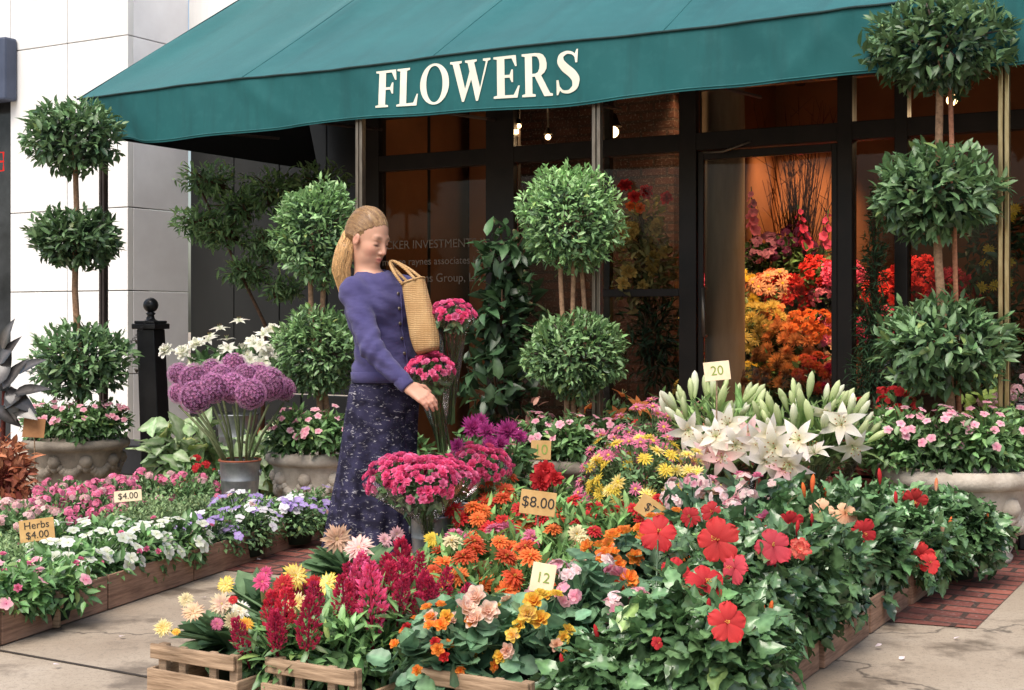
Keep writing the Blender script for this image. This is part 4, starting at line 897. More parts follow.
for i, (px, Y, Rr, H, lb) in enumerate(((700, 3.62, .22, .40, 'hibiscus bush nearest the camera at the bottom of the frame'), (652, 3.75, .18, .29, 'hibiscus bush right of the golden begonia with a wide red bloom'),
    (725, 4.05, .22, .48, 'hibiscus bush carrying the largest scarlet bloom'), (775, 4.25, .21, .46, 'hibiscus bush with a crimson bloom near the right edge'), (695, 4.45, .20, .42, 'hibiscus bush with dark red blooms before the blush begonia'),
    (765, 4.7, .20, .44, 'hibiscus bush with red blooms under the lilies'), (612, 3.6, .17, .21, 'leafy hibiscus right of the begonia crate'), (808, 4.6, .21, .42, 'hibiscus bush overhanging the right trays, without open blooms'),
    (835, 5.1, .22, .46, 'hibiscus bush with two peach blooms'), (858, 5.0, .20, .42, 'hibiscus bush with one red bloom above the right trays'), (905, 5.40, .22, .36, 'hibiscus bush with a scarlet bloom hanging towards the pavement'),
    (900, 5.65, .21, .40, 'hibiscus bush with red buds in front of the broad urn'), (955, 5.68, .21, .35, 'hibiscus bush at the far right end before the broad urn'), (790, 5.2, .20, .44, 'hibiscus bush behind the crimson bloom'), (740, 3.85, .16, .32, 'low hibiscus at the right front corner of the bed'), (668, 3.95, .15, .27, 'hibiscus bush below the orange begonia'))):
    plant('hibiscus_bush', lb, 'hibiscus', px, Y, 'hibiscus', Rr, H, GH, [('bud', ORG if i > 7 else RED, 3, .05)], HX.get(i, []), dens=1.15, Ls=1.0 if i % 3 else 1.15)

# ================================================================== LEFT BED
GI = 'white impatiens along the left trays'
for px, Y, lb in ((75, 5.12, 'white impatiens nearest the camera in the left bed'), (112, 5.3, 'white impatiens spilling over the tray edge, second from the camera'), (148, 5.5, 'white impatiens spilling over the tray, third from the camera'),
    (186, 5.72, 'white impatiens next to the violet pansies'), (118, 5.75, 'white impatiens in the second row behind the tray edge'), (70, 5.6, 'white impatiens beside the herb card')):
    plant('impatiens_plant', lb, 'flower', px - 12, Y + .02, 'impatiens', .165, .24, GI, [('flat', WHT, 24, .028, (.7, .72, .5)), ('rose', PINK, 2, .014)])
GJ = 'pink impatiens at the near left'
for px, Y, lb in ((8, 4.72, 'pink impatiens at the bottom left corner'), (48, 4.88, 'pink impatiens beside the loose crate end'), (-22, 4.95, 'pink impatiens cut by the left edge of the frame')):
    plant('impatiens_plant', lb, 'flower', px, Y, 'impatiens', .17, .23, GJ, [('flat', LPK, 7, .024, PINK), ('rose', PINK, 4, .016)])
GK = 'low herbs in the left bed'
for px, Y, lb in ((22, 5.35, 'fine leaved herb in front of the herb card'), (-15, 5.5, 'fine leaved herb at the left frame edge'), (40, 5.75, 'fine leaved herb behind the herb card'), (128, 6.3, 'fine leaved herb behind the white impatiens'), (165, 6.35, 'fine leaved herb left of the violet pansies'), (150, 6.75, 'fine leaved herb in the back row'), (200, 6.7, 'fine leaved herb right of the pink dianthus row')):
    plant('herb_plant', lb, 'herb', px, Y, 'herb', .17, .21, GK, [])
GD = 'pink dianthus'
for i, (px, Y, lb) in enumerate(((22, 6.15, 'pale pink dianthus behind the herb card'), (-12, 6.3, 'pale pink dianthus at the left frame edge'), (58, 6.5, 'bright pink dianthus nearest the herb card'), (92, 6.6, 'bright pink dianthus in the middle of the left bed'),
        (68, 7.0, 'bright pink dianthus in front of the left urn'), (110, 7.0, 'bright pink dianthus right of the left urn'), (152, 7.25, 'rose dianthus near the white card'), (188, 7.2, 'rose dianthus left of the allium bucket'))):
    c_ = (.86, .56, .55) if i < 2 else PINK
    plant('dianthus_plant', lb, 'flower', px, Y, 'pansy', .18, .25, GD, [('cluster', c_, 20 if i < 6 else 9, .034, np.array(c_) * .85), ('cluster', LPK, 5, .03)])
plant('geranium_plant', 'small red geranium behind the rose dianthus', 'flower', 190, 7.65, 'vinca', .17, .28, 'red geraniums by the allium bucket', [('cluster', RED, 6, .04)])
plant('geranium_plant', 'small red geranium just left of the allium bucket', 'flower', 216, 7.5, 'vinca', .16, .28, 'red geraniums by the allium bucket', [('cluster', RED, 5, .04), ('cluster', PEACH, 2, .03)])
GV = 'violet and white pansies'
for px, Y, n1, n2, lb in ((212, 6.02, 16, 4, 'violet pansies nearest the white impatiens'), (246, 6.2, 8, 14, 'white and lilac pansies in the second place along the tray'), (268, 6.5, 6, 16, 'white pansies in front of the allium bucket'), (296, 6.55, 14, 6, 'violet pansies near the far end of the tray'), (238, 6.65, 14, 4, 'lilac pansies close to the allium bucket'), (312, 6.85, 10, 4, 'violet pansies beside the fruit garland urn')):
    plant('pansy_plant', lb, 'flower', px, Y, 'pansy', .16, .23, GV, [('flat', VIO, n1, .024, (.55, .45, .75)), ('flat', WHT, n2, .026, (.8, .75, .85)), ('flat', LPK, 2, .02)])
plant('caladium_plant', 'white veined caladium behind the left bed under the alliums', 'foliage plant', 184, 7.85, 'caladium', .24, .50, None, dens=1.3)
plant('caladium_plant', 'white veined caladium between the alliums and the garland urn', 'foliage plant', 262, 7.9, 'caladium', .2, .42, None)
plant('coleus_plant', 'orange and maroon coleus at the left edge before the left urn', 'foliage plant', 2, 7.3, 'coleus', .20, .46, None, dens=1.2)
plant('fern_plant', 'dark leafy filler behind the allium bucket', 'foliage plant', 250, 8.1, 'bushy', .2, .3)
plant('fern_plant', 'dark leafy filler beside the bollard', 'foliage plant', 205, 8.3, 'fern', .22, .34)

# ---- plants growing in the urns
GVN = 'pink vinca planted in the stone urns'
VB = [('flat', LPK, 12, .022, PINK), ('flat', (.86, .62, .62), 6, .022, PINK)]
for px, Y, zb, rr, H, lb in ((48, 8.62, .29, .17, .30, 'pink vinca at the left of the far left urn'), (80, 8.52, .29, .18, .30, 'pink vinca at the front of the far left urn'), (108, 8.66, .29, .16, .29, 'pink vinca at the right of the far left urn'),
    (294, 7.48, .30, .16, .31, 'pink vinca at the left of the garland urn'), (322, 7.4, .31, .16, .30, 'pink vinca at the front of the garland urn behind the skirt'),
    (540, 7.08, .31, .15, .29, 'pink vinca at the left of the middle urn'), (573, 6.98, .31, .16, .30, 'pink vinca at the front of the middle urn'), (606, 7.08, .31, .15, .29, 'pink vinca at the right of the middle urn'),
    (900, 6.15, .37, .18, .33, 'pink vinca at the left of the broad right urn'), (940, 6.06, .37, .18, .33, 'pink vinca at the front left of the broad right urn'), (982, 6.07, .37, .18, .33, 'pink vinca at the front right of the broad right urn'), (1015, 6.25, .37, .17, .33, 'pink vinca at the right end of the broad right urn')):
    w = P(px, Y); plant('vinca_plant', lb, 'flower', px, Y, 'vinca', rr, H, GVN, VB, base=np.array([w[0], w[1], zb]), z0=0, potted=False, dens=1.15)
plant('geranium_plant', 'scarlet geranium behind the broad right urn beside the lilies', 'flower', 893, 6.75, 'bushy', .24, .72, None, [('cluster', SCAR, 30, .045, RED)])
plant('phlox_plant', 'blush pink phlox at the right edge beyond the brass pole', 'flower', 1022, 6.95, 'bushy', .24, .76, None, [('cluster', LPK, 26, .04)])
plant('limelight_plant', 'lime green leafy plant right of the broad urn topiary trunk', 'foliage plant', 985, 6.9, 'limy', .2, .80)

# ================================================================== CUT FLOWERS IN BUCKETS
def bucket(root, r, h, mat=None, z=0.0):
    b = MB(); b.lathe([(.001, z + .003), (r * .74, z + .003), (r * .76, z + .012), (r * .84, z + h * .35), (r * .86, z + h * .36), (r * .845, z + h * .37), (r * .93, z + h * .7), (r * .95, z + h * .71), (r * .935, z + h * .72), (r * .99, z + h * .97), (r * 1.03, z + h * .98), (r * 1.03, z + h), (r * .96, z + h), (r * .93, z + h * .9), (.001, z + h * .88)], 28)
    o = part(root, 'bucket', b, mat or M_ZINC)
    for s in (-1, 1):
        b = MB(); a = np.linspace(0, PI, 8); b.tube(np.stack([np.full(8, s * r * 1.0), .02 * np.cos(a), z + h * .86 - .03 * np.sin(a)], -1), .004, 5); part(o, 'ear', b, mat or M_ZINC)
    return o
t = thing('allium_bucket', 'galvanised bucket of round purple allium heads in the left bed', 'flower bucket', P(240, 7.2))
bucket(t, .108, .355)
b = MB(); b.lathe([(.112, .352), (.116, .356), (.112, .362), (.10, .36)], 28); part(t, 'rim', b, M_TERRA)
heads = [(179, 374, 17, .12), (179, 393, 16, .1), (194, 379, 22, .0), (195, 397, 23, -.12), (213, 388, 22, -.1), (212, 371, 18, .12), (234, 366, 20, .16), (233, 388, 22, -.05), (246, 377, 20, .05), (251, 394, 22, -.14), (269, 384, 25, .0), (259, 376, 20, .12), (222, 378, 20, .02), (284, 389, 17, .06)]
b = MB(); kids = []
for px, py, rp, dy in heads:
    w = P(px, 7.2 + dy * 1.5, py) - P(240, 7.2); tip = w - np.array([0, 0, rp * PXM(7.2) * .8])
    b0 = np.array([w[0] * .22 + R.normal(0, .015), w[1] * .25, .30]); m = b0 * .5 + tip * .5 + np.array([w[0] * -.10, 0, 0])
    b.tube([b0, m, tip], [.008, .0075, .0065], 6, lin(126, 138, 88)); kids.append((w, rp * PXM(7.2)))
part(t, 'stems', b, M_MATTE)
for w, r in kids: put_bloom(t, bloom_mesh('ball', ALL, random.randint(0, 1), (.72, .22, .50)), w, R.normal(0, 1, 3), r * .72, name='flower_head')

def lily_bucket(px, Y, z, label, nb, opens, rx=.26, cello=True):
    base = P(px, Y); t = thing('lily_bucket', label, 'flower bucket', base, 0, None); bucket(t, .13, .32)
    b = MB(); buds = []; tips = []
    for i in range(nb):
        d = sph(1, .15)[0]; p = d * np.array([rx, rx * .8, .30]) + np.array([0, 0, z - .26]); tips.append(p)
        q = nrm(d * 1.1 + np.array([0, -.1, .6]) + R.normal(0, .28, 3)); buds.append((p, q, R.uniform(.085, .145)))
        k = 8; s = R.uniform(.4, .92, k); pp = p[None] * s[:, None] + np.array([0, 0, .32])[None] * (1 - s)[:, None]; dr = nrm(d[None] * .8 + R.normal(0, .5, (k, 3)) + [0, 0, .3])
        b.inst(leafT(.2, 4, .12, .3, 'lance'), frames(dr, np.tile([0, 0, 1.], (k, 1)) + R.normal(0, .3, (k, 3))), pp, R.uniform(.09, .16, k), jit((.20, .34, .08), k), jit((.40, .54, .20), k))
    stems(b, (0, 0, .25), tips, .0045, (.10, .2, .05)); part(t, 'foliage', b, M_LEAF)
    for p, q, s in buds:
        put_bloom(t, bloom_mesh('bud', (.72, .78, .46) if R.random() < .7 else (.86, .84, .72), random.randint(0, 2), (.46, .58, .22)), p, q, s, name='bud')
    for ox, oy, oY, s, col in opens:
        w = P(ox, oY, oy) - base; put_bloom(t, bloom_mesh('lily', col, random.randint(0, 2), (.80, .74, .5) if col[1] > .7 else (.8, .4, .4)), w, camdir(P(ox, oY, oy), .0, .35), s, name='bloom')
    if cello:
        b = MB(); b.lathe([(.135, .10), (.16, .25), (.20, .40), (.25, .50)], 40, (0, 0, 0), (.5, .5, .5), 0, lambda a: .05 * np.sin(7 * a) + .04 * np.sin(17 * a)); part(t, 'wrapping', b, M_CELLO)
    return t
LW = (.84, .80, .76); LP_ = (.82, .62, .60)
lily_bucket(716, 6.35, .715, 'bucket of white lilies and pale buds, the left of the pair', 64, [(702, 445, 6.05, .085, LW), (716, 437, 6.0, .08, LW), (722, 457, 5.98, .095, (.80, .66, .58)), (688, 430, 6.1, .09, LW), (735, 445, 5.98, .10, LW), (695, 458, 6.0, .08, (.82, .70, .66)), (728, 425, 6.02, .09, LW), (748, 432, 6.0, .08, LP_), (708, 455, 6.02, .08, LP_)], .27)
lily_bucket(806, 6.2, .70, 'bucket of white lilies and pale buds, the right of the pair', 72, [(775, 447, 5.85, .105, LW), (790, 462, 5.82, .10, LW), (768, 432, 5.9, .09, LW), (842, 425, 5.95, .10, LW), (800, 440, 5.86, .10, LW), (815, 455, 5.86, .09, LW), (828, 410, 6.0, .085, LW), (765, 460, 5.86, .10, LW), (852, 445, 5.95, .09, LW), (782, 470, 5.83, .075, LP_), (758, 440, 5.92, .09, LW)], .30)
t = thing('white_lily_bucket', 'bunch of creamy white flowers behind the alliums in the shade', 'flower bucket', P(238, 8.7)); bucket(t, .13, .5)
b = MB(); shell(b, 400, (.38, .22, .2), (0, 0, .72), L_LA, .12, G_DK, G_MD * 1.4, -.6, .4); part(t, 'foliage', b, M_LEAF)
for p, d in spots(40, (.42, .26, .18), (0, 0, .80), -.2, .075, .24, .6): put_bloom(t, bloom_mesh('ruffle' if R.random() < .5 else 'lily', (.84, .82, .74), random.randint(0, 2), (.74, .74, .58)), p, nrm(d + np.array([0, -.5, .3])), .058)

def bouquet(loc, d, n, rad, size, label, col=HOT, col2=None, stem=.34, cello=True, name='rose_bouquet'):
    """hand-tied bunch: loc is the middle of the flower dome, d the axis from stems to flowers"""
    t = thing(name, label, 'bouquet', loc); d = nrm(np.asarray(d, float)); q = Vector((0, 0, 1)).rotation_difference(Vector(d)).to_matrix(); Q = np.array(q)
    b = MB(); shell(b, 150, (rad * .95, rad * .95, rad * .8), (0, 0, -rad * .35), L_OV, .045, G_DK * 1.5, G_MD * 1.5, -.9, .3, .3)
    tips = [sph(1, .3)[0] * [rad * .8, rad * .8, rad * .4] for _ in range(16)]
    stems(b, (0, 0, -stem), tips, .0035, (.10, .2, .05), bend=.7); b.V = [v @ Q.T for v in b.V]; part(t, 'foliage', b, M_LEAF)
    for p, dd in spots(n, (rad, rad, rad * .62), (0, 0, 0), -.15, size * 1.25, .08): put_bloom(t, bloom_mesh('rose', col if R.random() < .75 else np.array(col) * np.array([1.05, 2.2, 1.5]), random.randint(0, 2), col2), Q @ p, Q @ nrm(dd + np.array([0, 0, .3])), size * R.uniform(.85, 1.15))
    if cello:
        b = MB(); b.lathe([(.018, -stem), (.03, -stem * .7), (rad * .7, -rad * .9), (rad * 1.12, -rad * .25), (rad * 1.2, rad * .1)], 36, (0, 0, 0), (.5, .5, .5), 0, lambda a: .07 * np.sin(6 * a + 1) + .05 * np.sin(13 * a)); b.V = [v @ Q.T for v in b.V]; part(t, 'wrapping', b, M_CELLO)
    return t
GBQ = None
bouquet(P(430, 5.72, 371), (-.15, -.25, 1), 42, .095, .020, 'pink rose bouquet in clear wrap, in the reaching hand', HOT, None, .36)
bouquet(P(453, 5.76, 314), (.05, -.2, 1), 34, .080, .019, 'pink rose bouquet held upright beside the straw bag', HOT, None, .48)
t = thing('metal_bucket', 'galvanised bucket holding the pink bouquets in front', 'bucket', P(431, 5.5)); bucket(t, .085, .31)
t = thing('metal_bucket', 'galvanised bucket half hidden behind the front one', 'bucket', P(476, 5.95)); bucket(t, .095, .31)
bouquet(P(393, 5.46, 474), (-.45, -.25, 1), 46, .105, .021, 'pink rose bouquet at the left of the metal bucket', HOT, None, .26)
bouquet(P(424, 5.36, 482), (-.05, -.35, 1), 60, .125, .022, 'pink rose bouquet at the front of the metal bucket', HOT, None, .26)
bouquet(P(448, 5.52, 476), (.3, -.1, 1), 46, .105, .021, 'pink rose bouquet at the right of the front metal bucket', HOT, None, .26)
bouquet(P(480, 5.9, 466), (.1, -.3, 1), 50, .12, .023, 'pink rose bouquet in clear wrap in the rear metal bucket', (.84, .10, .27), None, .30)
b = MB(); t = thing('red_staging', 'low red timber staging behind the lily buckets', 'bench', UV(-2.35, 6.92), UROT)
for i in range(3): b.box((0, -.13 + .13 * i, .34), (1.9, .12, .03))
part(t, 'top_board', b, M_REDTUB, False, .004)
b = MB(); b.box((0, -.17, .16), (1.9, .025, .30)); part(t, 'front_board', b, M_REDTUB, False, .004)
for s in (-1, 1):
    b = MB(); b.box((s * .88, .0, .16), (.06, .28, .31)); part(t, 'leg', b, M_REDTUB, False, .004)

# ================================================================== PLANTS BEHIND AND INSIDE
def tall(name, label, cat, px, Y, parts_, group=None, trunk=None, blooms=(), base_z=.006, potr=.14, poth=.26, mat=None):
    """parts_: list of (py_centre, rx_px, rz_px, template, leaf length, n, c0, c1, dx_px)"""
    t = thing(name, label, cat, np.array([P(px, Y)[0], Y, base_z]), 0, group); k = PXM(Y)
    if potr: pot(t, potr, poth, M_TERRA)
    b = MB(); cs = []
    for py, rx, rz, T, L, n, c0, c1, dx in parts_:
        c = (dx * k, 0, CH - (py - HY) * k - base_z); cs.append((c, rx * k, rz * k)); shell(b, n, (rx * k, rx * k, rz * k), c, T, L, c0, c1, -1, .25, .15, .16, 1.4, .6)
    part(t, 'foliage', b, mat or M_LEAF)
    b = MB(); top = max(c[0][2] for c in cs)
    b.tube([(0, 0, poth * .6), (.02, .01, top * .5), (cs[-1][0][0], 0, top)], [.018, .014, .008], 7, lin(92, 70, 54))
    for c, rx, rz in cs:
        for _ in range(7):
            d = sph(1, -.2)[0]; b.tube([(c[0] * .5, 0, c[2] - rz * .7), np.array(c) + d * [rx * .4, rx * .4, rz * .3], np.array(c) + d * [rx * .9, rx * .9, rz * .9]], [.010, .007, .003], 5, lin(92, 70, 54))
    part(t, 'stem', b, M_BARK)
    for kind, col, bx, by, size in blooms:
        w = P(bx, Y - .15, by); put_bloom(t, bloom_mesh(kind, col, random.randint(0, 2)), w - np.array([P(px, Y)[0], Y, base_z]), camdir(w, .6, .3), size)
    return t
DKL0, DKL1 = np.array([.010, .032, .010]), np.array([.04, .11, .03])
tall('climbing_plant', 'dark heart leaved climber on a pole left of the middle topiary', 'foliage plant', 498, 7.95, [(385, 42, 40, L_OV, .12, 200, DKL0, DKL1, 0), (320, 42, 48, L_OV, .12, 240, DKL0, DKL1, 4), (262, 34, 44, L_OV, .11, 160, DKL0, DKL1 * 1.2, 8)], None)
tall('cypress', 'slim dark cypress between the door frame and the right topiary', 'cypress', 872, 7.75, [(375, 24, 30, L_FN, .06, 800, DKL0 * .8, DKL1 * .7, -2), (325, 19, 40, L_FN, .06, 800, DKL0 * .8, DKL1 * .7, 0), (265, 14, 42, L_FN, .055, 700, DKL0 * .8, DKL1 * .7, 2), (215, 7, 32, L_FN, .05, 300, DKL0 * .8, DKL1 * .7, 2)], None, mat=M_MATTE)
tall('shade_tree', 'small feathery tree growing in the recess left of the shop', 'tree', 262, 9.9, [(py_, rx_ * 1.1, rz_ * 1.15, L_LA, .062, int(n_ * 2.6), (.04, .10, .03), (.20, .35, .11), dx_) for py_, rx_, rz_, n_, dx_ in ((190, 34, 20, 260, 14), (205, 26, 18, 200, -24), (232, 28, 16, 210, -40), (180, 28, 16, 180, -56), (245, 24, 16, 180, 6), (215, 30, 18, 200, 44), (272, 24, 14, 160, -14), (288, 20, 12, 120, 22), (182, 30, 18, 180, 60), (222, 22, 15, 150, -66))], None, potr=.18, poth=.3, mat=M_MATTE)
t = thing('rubber_plant', 'rubber plant with broad dark purple leaves at the left edge', 'foliage plant', P(2, 7.9)); pot(t, .15, .28, M_TERRA)
b = MB(); RUB = leafT(.46, 6, .08, .3, 'ovate', .6)
for (px, py, dx, dz, s) in ((14, 396, .5, .5, .22), (30, 388, 1, .35, .2), (12, 372, .5, 1, .22), (22, 410, 1, -.25, .19), (6, 350, .5, 1, .2), (28, 364, 1, .75, .2), (8, 415, .7, -.4, .2), (-6, 380, -.7, .6, .22), (2, 365, .1, 1, .24), (20, 400, .9, -.5, .22), (4, 335, .3, 1.1, .2), (12, 402, .2, -.9, .2)):
    p = P(px, 7.85, py) - P(2, 7.9); d = nrm(np.array([dx, R.uniform(-.7, .2), dz])); b.inst(RUB, frames(d[None], np.array([[-.3 * dx, -.6, .6]])), (p - d * s * .5)[None], s, np.array([[.035, .035, .03]]), np.array([[.20, .17, .16]]))
part(t, 'foliage', b, M_GLOSS)
b = MB(); b.tube([(0, 0, .2), (.01, 0, .6), (.02, 0, 1.0)], [.016, .013, .008], 7, lin(96, 50, 44)); part(t, 'stem', b, M_BARK)
plant('orange_lily_plant', 'orange lilies behind the middle urn in the shade', 'flower', 615, 7.7, 'bushy', .24, .62, None, [('lily', (.80, .26, .05), 12, .07, ORG)])
plant('caladium_plant', 'pink caladium left of the middle urn', 'foliage plant', 532, 7.75, 'redfol', .17, .60, None)
plant('geranium_plant', 'small scarlet geranium between the middle urn and the lilies', 'flower', 655, 7.1, 'bushy', .17, .55, None, [('cluster', SCAR, 9, .04)])
plant('foliage_plant', 'broad leaved green plant behind the orange lilies', 'foliage plant', 650, 7.75, 'bushy', .22, .66)
plant('foliage_plant', 'leafy plant at the foot of the climber', 'foliage plant', 468, 7.6, 'vinca', .2, .4)
plant('foliage_plant', 'reddish leaved plant at the foot of the shop door', 'foliage plant', 685, 7.6, 'redfol', .2, .62)
plant('foliage_plant', 'low leafy plant behind the woman and the garland urn', 'foliage plant', 400, 7.7, 'bushy', .24, .45)
plant('foliage_plant', 'leafy plant behind the right lily bucket', 'foliage plant', 840, 7.3, 'bushy', .24, .55)
# inside
tall('flower_arrangement', 'tall arrangement of yellow green leaves topped with red blooms inside the window', 'arrangement', 645, 8.95, [(335, 34, 60, L_FN, .10, 700, DKL0 * .7, DKL1 * .6, 10), (270, 36, 44, L_OV, .07, 500, (.10, .10, .02), (.34, .26, .06), 0), (222, 26, 32, L_OV, .06, 260, (.12, .13, .02), (.42, .36, .07), -4)], None,
     blooms=[('ruffle', RED, 625, 186, .05), ('ruffle', RED, 646, 192, .05), ('ruffle', SCAR, 634, 197, .045), ('ruffle', RED, 666, 198, .045), ('ruffle', ORG, 640, 208, .04), ('ruffle', ORG, 630, 206, .035)] + [('ruffle', (.75, .50, .12), 640 + random.uniform(-22, 26), random.uniform(225, 300), .05) for _ in range(14)], base_z=.016, mat=M_MATTE)
tall('foliage_plant', 'dark leafy plant with yellow flowers inside the right window', 'foliage plant', 992, 8.55, [(330, 44, 70, L_OV, .07, 600, DKL0, DKL1, 0), (240, 40, 50, L_OV, .07, 400, DKL0, DKL1, 4)], None, blooms=[('mum', YEL, 970 + random.uniform(0, 45), random.uniform(184, 290), .045) for _ in range(12)], base_z=.016)
st_ = thing('display_stand', 'stepped wooden stand carrying the bunches inside the shop', 'display stand', UV(-2.9, 8.75, .013), UROT)
TZ = [.30, .62, .95, 1.22]; TV = [8.95, 9.28, 9.61, 9.94]
for k in range(4):
    b = MB(); uvbox(b, -.62, 1.75, TV[k] - 8.75 - .16, TV[k] - 8.75 + .16, TZ[k] - .03, TZ[k]); part(st_, 'step', b, M_SHELF, False, .004)
    b = MB(); uvbox(b, -.60, 1.73, TV[k] - 8.75 - .15, TV[k] - 8.75 - .13, 0, TZ[k] - .031); part(st_, 'riser', b, M_SHELF, False, .004)
GIN = 'bunches on the stepped stand inside the shop'
def bunch(px, k, kind, col, n, size, rad, label, hz=.30, fol=('L', G_DK, G_MD), col2=None):
    a = Upx(px, TV[k]) + R.normal(0, .03); dv = R.uniform(-.07, .07); w = UV(a, TV[k] + dv, .013 + TZ[k]); hz = hz + R.uniform(-.05, .12); rad = rad * R.uniform(1.0, 1.3); size = size * R.uniform(.9, 1.25); t = thing('flower_bunch', label, 'flower bunch', w, 0, GIN); bucket(t, .085, .22)
    b = MB(); shell(b, 260, (rad * 1.1, rad * 1.1, rad * 1.25), (0, 0, hz - .05), L_OV, .07, fol[1], fol[2] * 1.3, -.95, .3); stems(b, (0, 0, .15), [(0, 0, hz)] * 5); part(t, 'foliage', b, M_LEAF)
    for p, d in spots(n, (rad * 1.05, rad * 1.05, rad * .9), (0, 0, hz + .02), -.3, size * 1.2, .08, .7):
        put_bloom(t, bloom_mesh(kind, col, random.randint(0, 2), col2), p, nrm(d * (.4 if kind == 'spike' else 1) + np.array([-.2, -.4, 1.5 if kind == 'spike' else .3])), size)
    return t
W5 = (.86, .70, .22)
for a in ((703, 0, 'mum', W5, 24, .04, .15, 'cream yellow bunch low beside the round column'), (772, 0, 'pom', (.34, .15, .06), 40, .035, .18, 'brown dried bunch in the lowest row'), (808, 0, 'zinnia', DKORG, 16, .04, .14, 'burnt orange bunch at the right of the lowest row'),
          (752, 0, 'mum', YEL, 16, .04, .12, 'small yellow bunch at the left of the lowest row'), (835, 0, 'ruffle', CRI, 16, .045, .14, 'dark red bunch in the lowest row beside the frame'),
          (760, 1, 'pom', W5, 26, .06, .15, 'large pale yellow bunch in the second row'), (782, 1, 'cluster', (.86, .32, .10), 22, .05, .15, 'soft orange bunch in the second row'), (812, 1, 'cluster', ORG, 22, .045, .14, 'bright orange bunch in the second row'), (836, 1, 'ruffle', PINK, 16, .05, .13, 'rose pink bunch in the second row by the frame'), (708, 1, 'mum', W5, 24, .045, .15, 'cream bunch behind the door frame in the second row'),
          (765, 2, 'cluster', (.80, .22, .12), 18, .05, .14, 'coral bunch in the third row'), (790, 2, 'ruffle', RED, 18, .055, .15, 'red bunch in the middle of the third row'), (815, 2, 'ruffle', SCAR, 18, .05, .15, 'scarlet bunch in the third row'), (838, 2, 'ruffle', HOT, 16, .05, .13, 'deep pink bunch in the third row'), (706, 2, 'mum', YEL, 26, .045, .15, 'golden bunch behind the door frame in the third row'),
          (752, 3, 'spike', PINK, 7, .34, .10, 'pink gladioli in the top row'), (786, 3, 'cluster', PURP, 20, .05, .16, 'dusky purple bunch in the top row'), (820, 3, 'spike', (.60, .02, .12), 12, .36, .13, 'magenta gladioli in the top row'), (708, 3, 'pom', W5, 18, .055, .15, 'pale yellow bunch at the left end of the top row'),
          (884, 2, 'ruffle', (.80, .04, .03), 24, .06, .15, 'bright red bunch beyond the door frame'), (884, 1, 'ruffle', HOT, 16, .05, .14, 'hot pink bunch beyond the door frame'), (912, 2, 'ruffle', RED, 20, .06, .15, 'red bunch in the right window'), (940, 2, 'pom', (.5, .03, .10), 16, .06, .15, 'wine red bunch in the right window'), (884, 0, 'cluster', (.75, .2, .1), 16, .05, .14, 'terracotta coloured bunch low beyond the door frame')):
    bunch(*a)
for a in ((744, 1, 'mum', W5, 26, .05, .16, 'butter yellow bunch beside the round column'), (742, 2, 'pom', YEL, 22, .06, .16, 'golden yellow bunch against the round column'), (798, 1, 'pom', (.90, .42, .16), 24, .06, .15, 'apricot bunch in the middle of the second row'), (826, 1, 'cluster', PEACH, 20, .05, .14, 'peach bunch near the right of the second row'),
          (776, 2, 'mum', (.90, .50, .30), 22, .05, .15, 'salmon bunch in the third row'), (828, 2, 'cluster', PINK, 20, .055, .15, 'pink bunch near the right of the third row'), (790, 0, 'pom', (.86, .40, .12), 22, .055, .16, 'amber bunch in the middle of the lowest row'), (822, 0, 'cluster', (.85, .30, .2), 20, .05, .15, 'coral red bunch in the lowest row'), (806, 3, 'spike', (.70, .05, .20), 9, .34, .13, 'crimson gladioli beside the magenta ones in the top row'), (768, 3, 'cluster', (.5, .2, .35), 16, .05, .14, 'mauve bunch in the top row')):
    bunch(*a)
t = thing('twig_vase', 'tall vase of bare twigs behind the gladioli', 'twig vase', UV(Upx(797, 10.35), 10.35, .014)); bucket(t, .14, 1.2)
b = MB()
for _ in range(70):
    a = R.uniform(0, 2 * PI); r = R.uniform(.1, .5) * R.random() ** .3; h = R.uniform(1.9, 2.85); p1 = np.array([r * math.cos(a), r * .5 * math.sin(a), h]); m = p1 * .55 + np.array([0, 0, .55]) + R.normal(0, .03, 3)
    b.tube([(R.normal(0, .04), R.normal(0, .04), 1.0), m, p1], [.006, .004, .0015], 4, (.10, .03, .025), cap=False)
    for _ in range(3):
        q = m + (p1 - m) * R.random(); b.tube([q, q + np.array([R.normal(0, .07), R.normal(0, .05), R.uniform(.05, .2)])], [.003, .001], 3, (.10, .03, .025), cap=False)
part(t, 'twigs', b, M_BARK)
def lamp(px, py, Y, label, energy, r=.035, col=(1, .66, .36)):
    w = P(px, Y, py); t = thing('hanging_lamp', label, 'lamp', w)
    b = MB(); b.ball((0, 0, 0), r, 14); part(t, 'bulb', b, M_BULB)
    b = MB(); b.lathe([(r * .4, r * 3.2), (r * .6, r * 3), (r * 1.1, r * 1.6), (r * 1.6, r * .9), (r * 1.55, r * .9), (r * .5, r * 2.8)], 18); part(t, 'lamp_shade', b, M_FRAME)
    b = MB(); b.tube([(0, 0, r * 3), (0, 0, 3.195 - w[2])], .006, 6); part(t, 'cord', b, M_FRAME)
    l = bpy.data.lights.new('lamp_light', 'POINT'); l.energy = energy; l.color = col; l.shadow_soft_size = r * 1.1
    o = bpy.data.objects.new('lamp_light', l); C.objects.link(o); o.location = w + np.array([0, 0, -r * 2.4])
lamp(613, 132, 9.3, 'lit shop lamp seen left of the door', 5, .04)
lamp(952, 100, 8.5, 'lit shop lamp seen beside the top ball of the right topiary', 4, .035)
lamp(548, 137, 9.6 - .35, 'lit shop lamp against the dark brick wall', 3.5, .02)
lamp(519, 126, 9.25, 'small lit lamp at the left end of the brick wall', 3, .016)
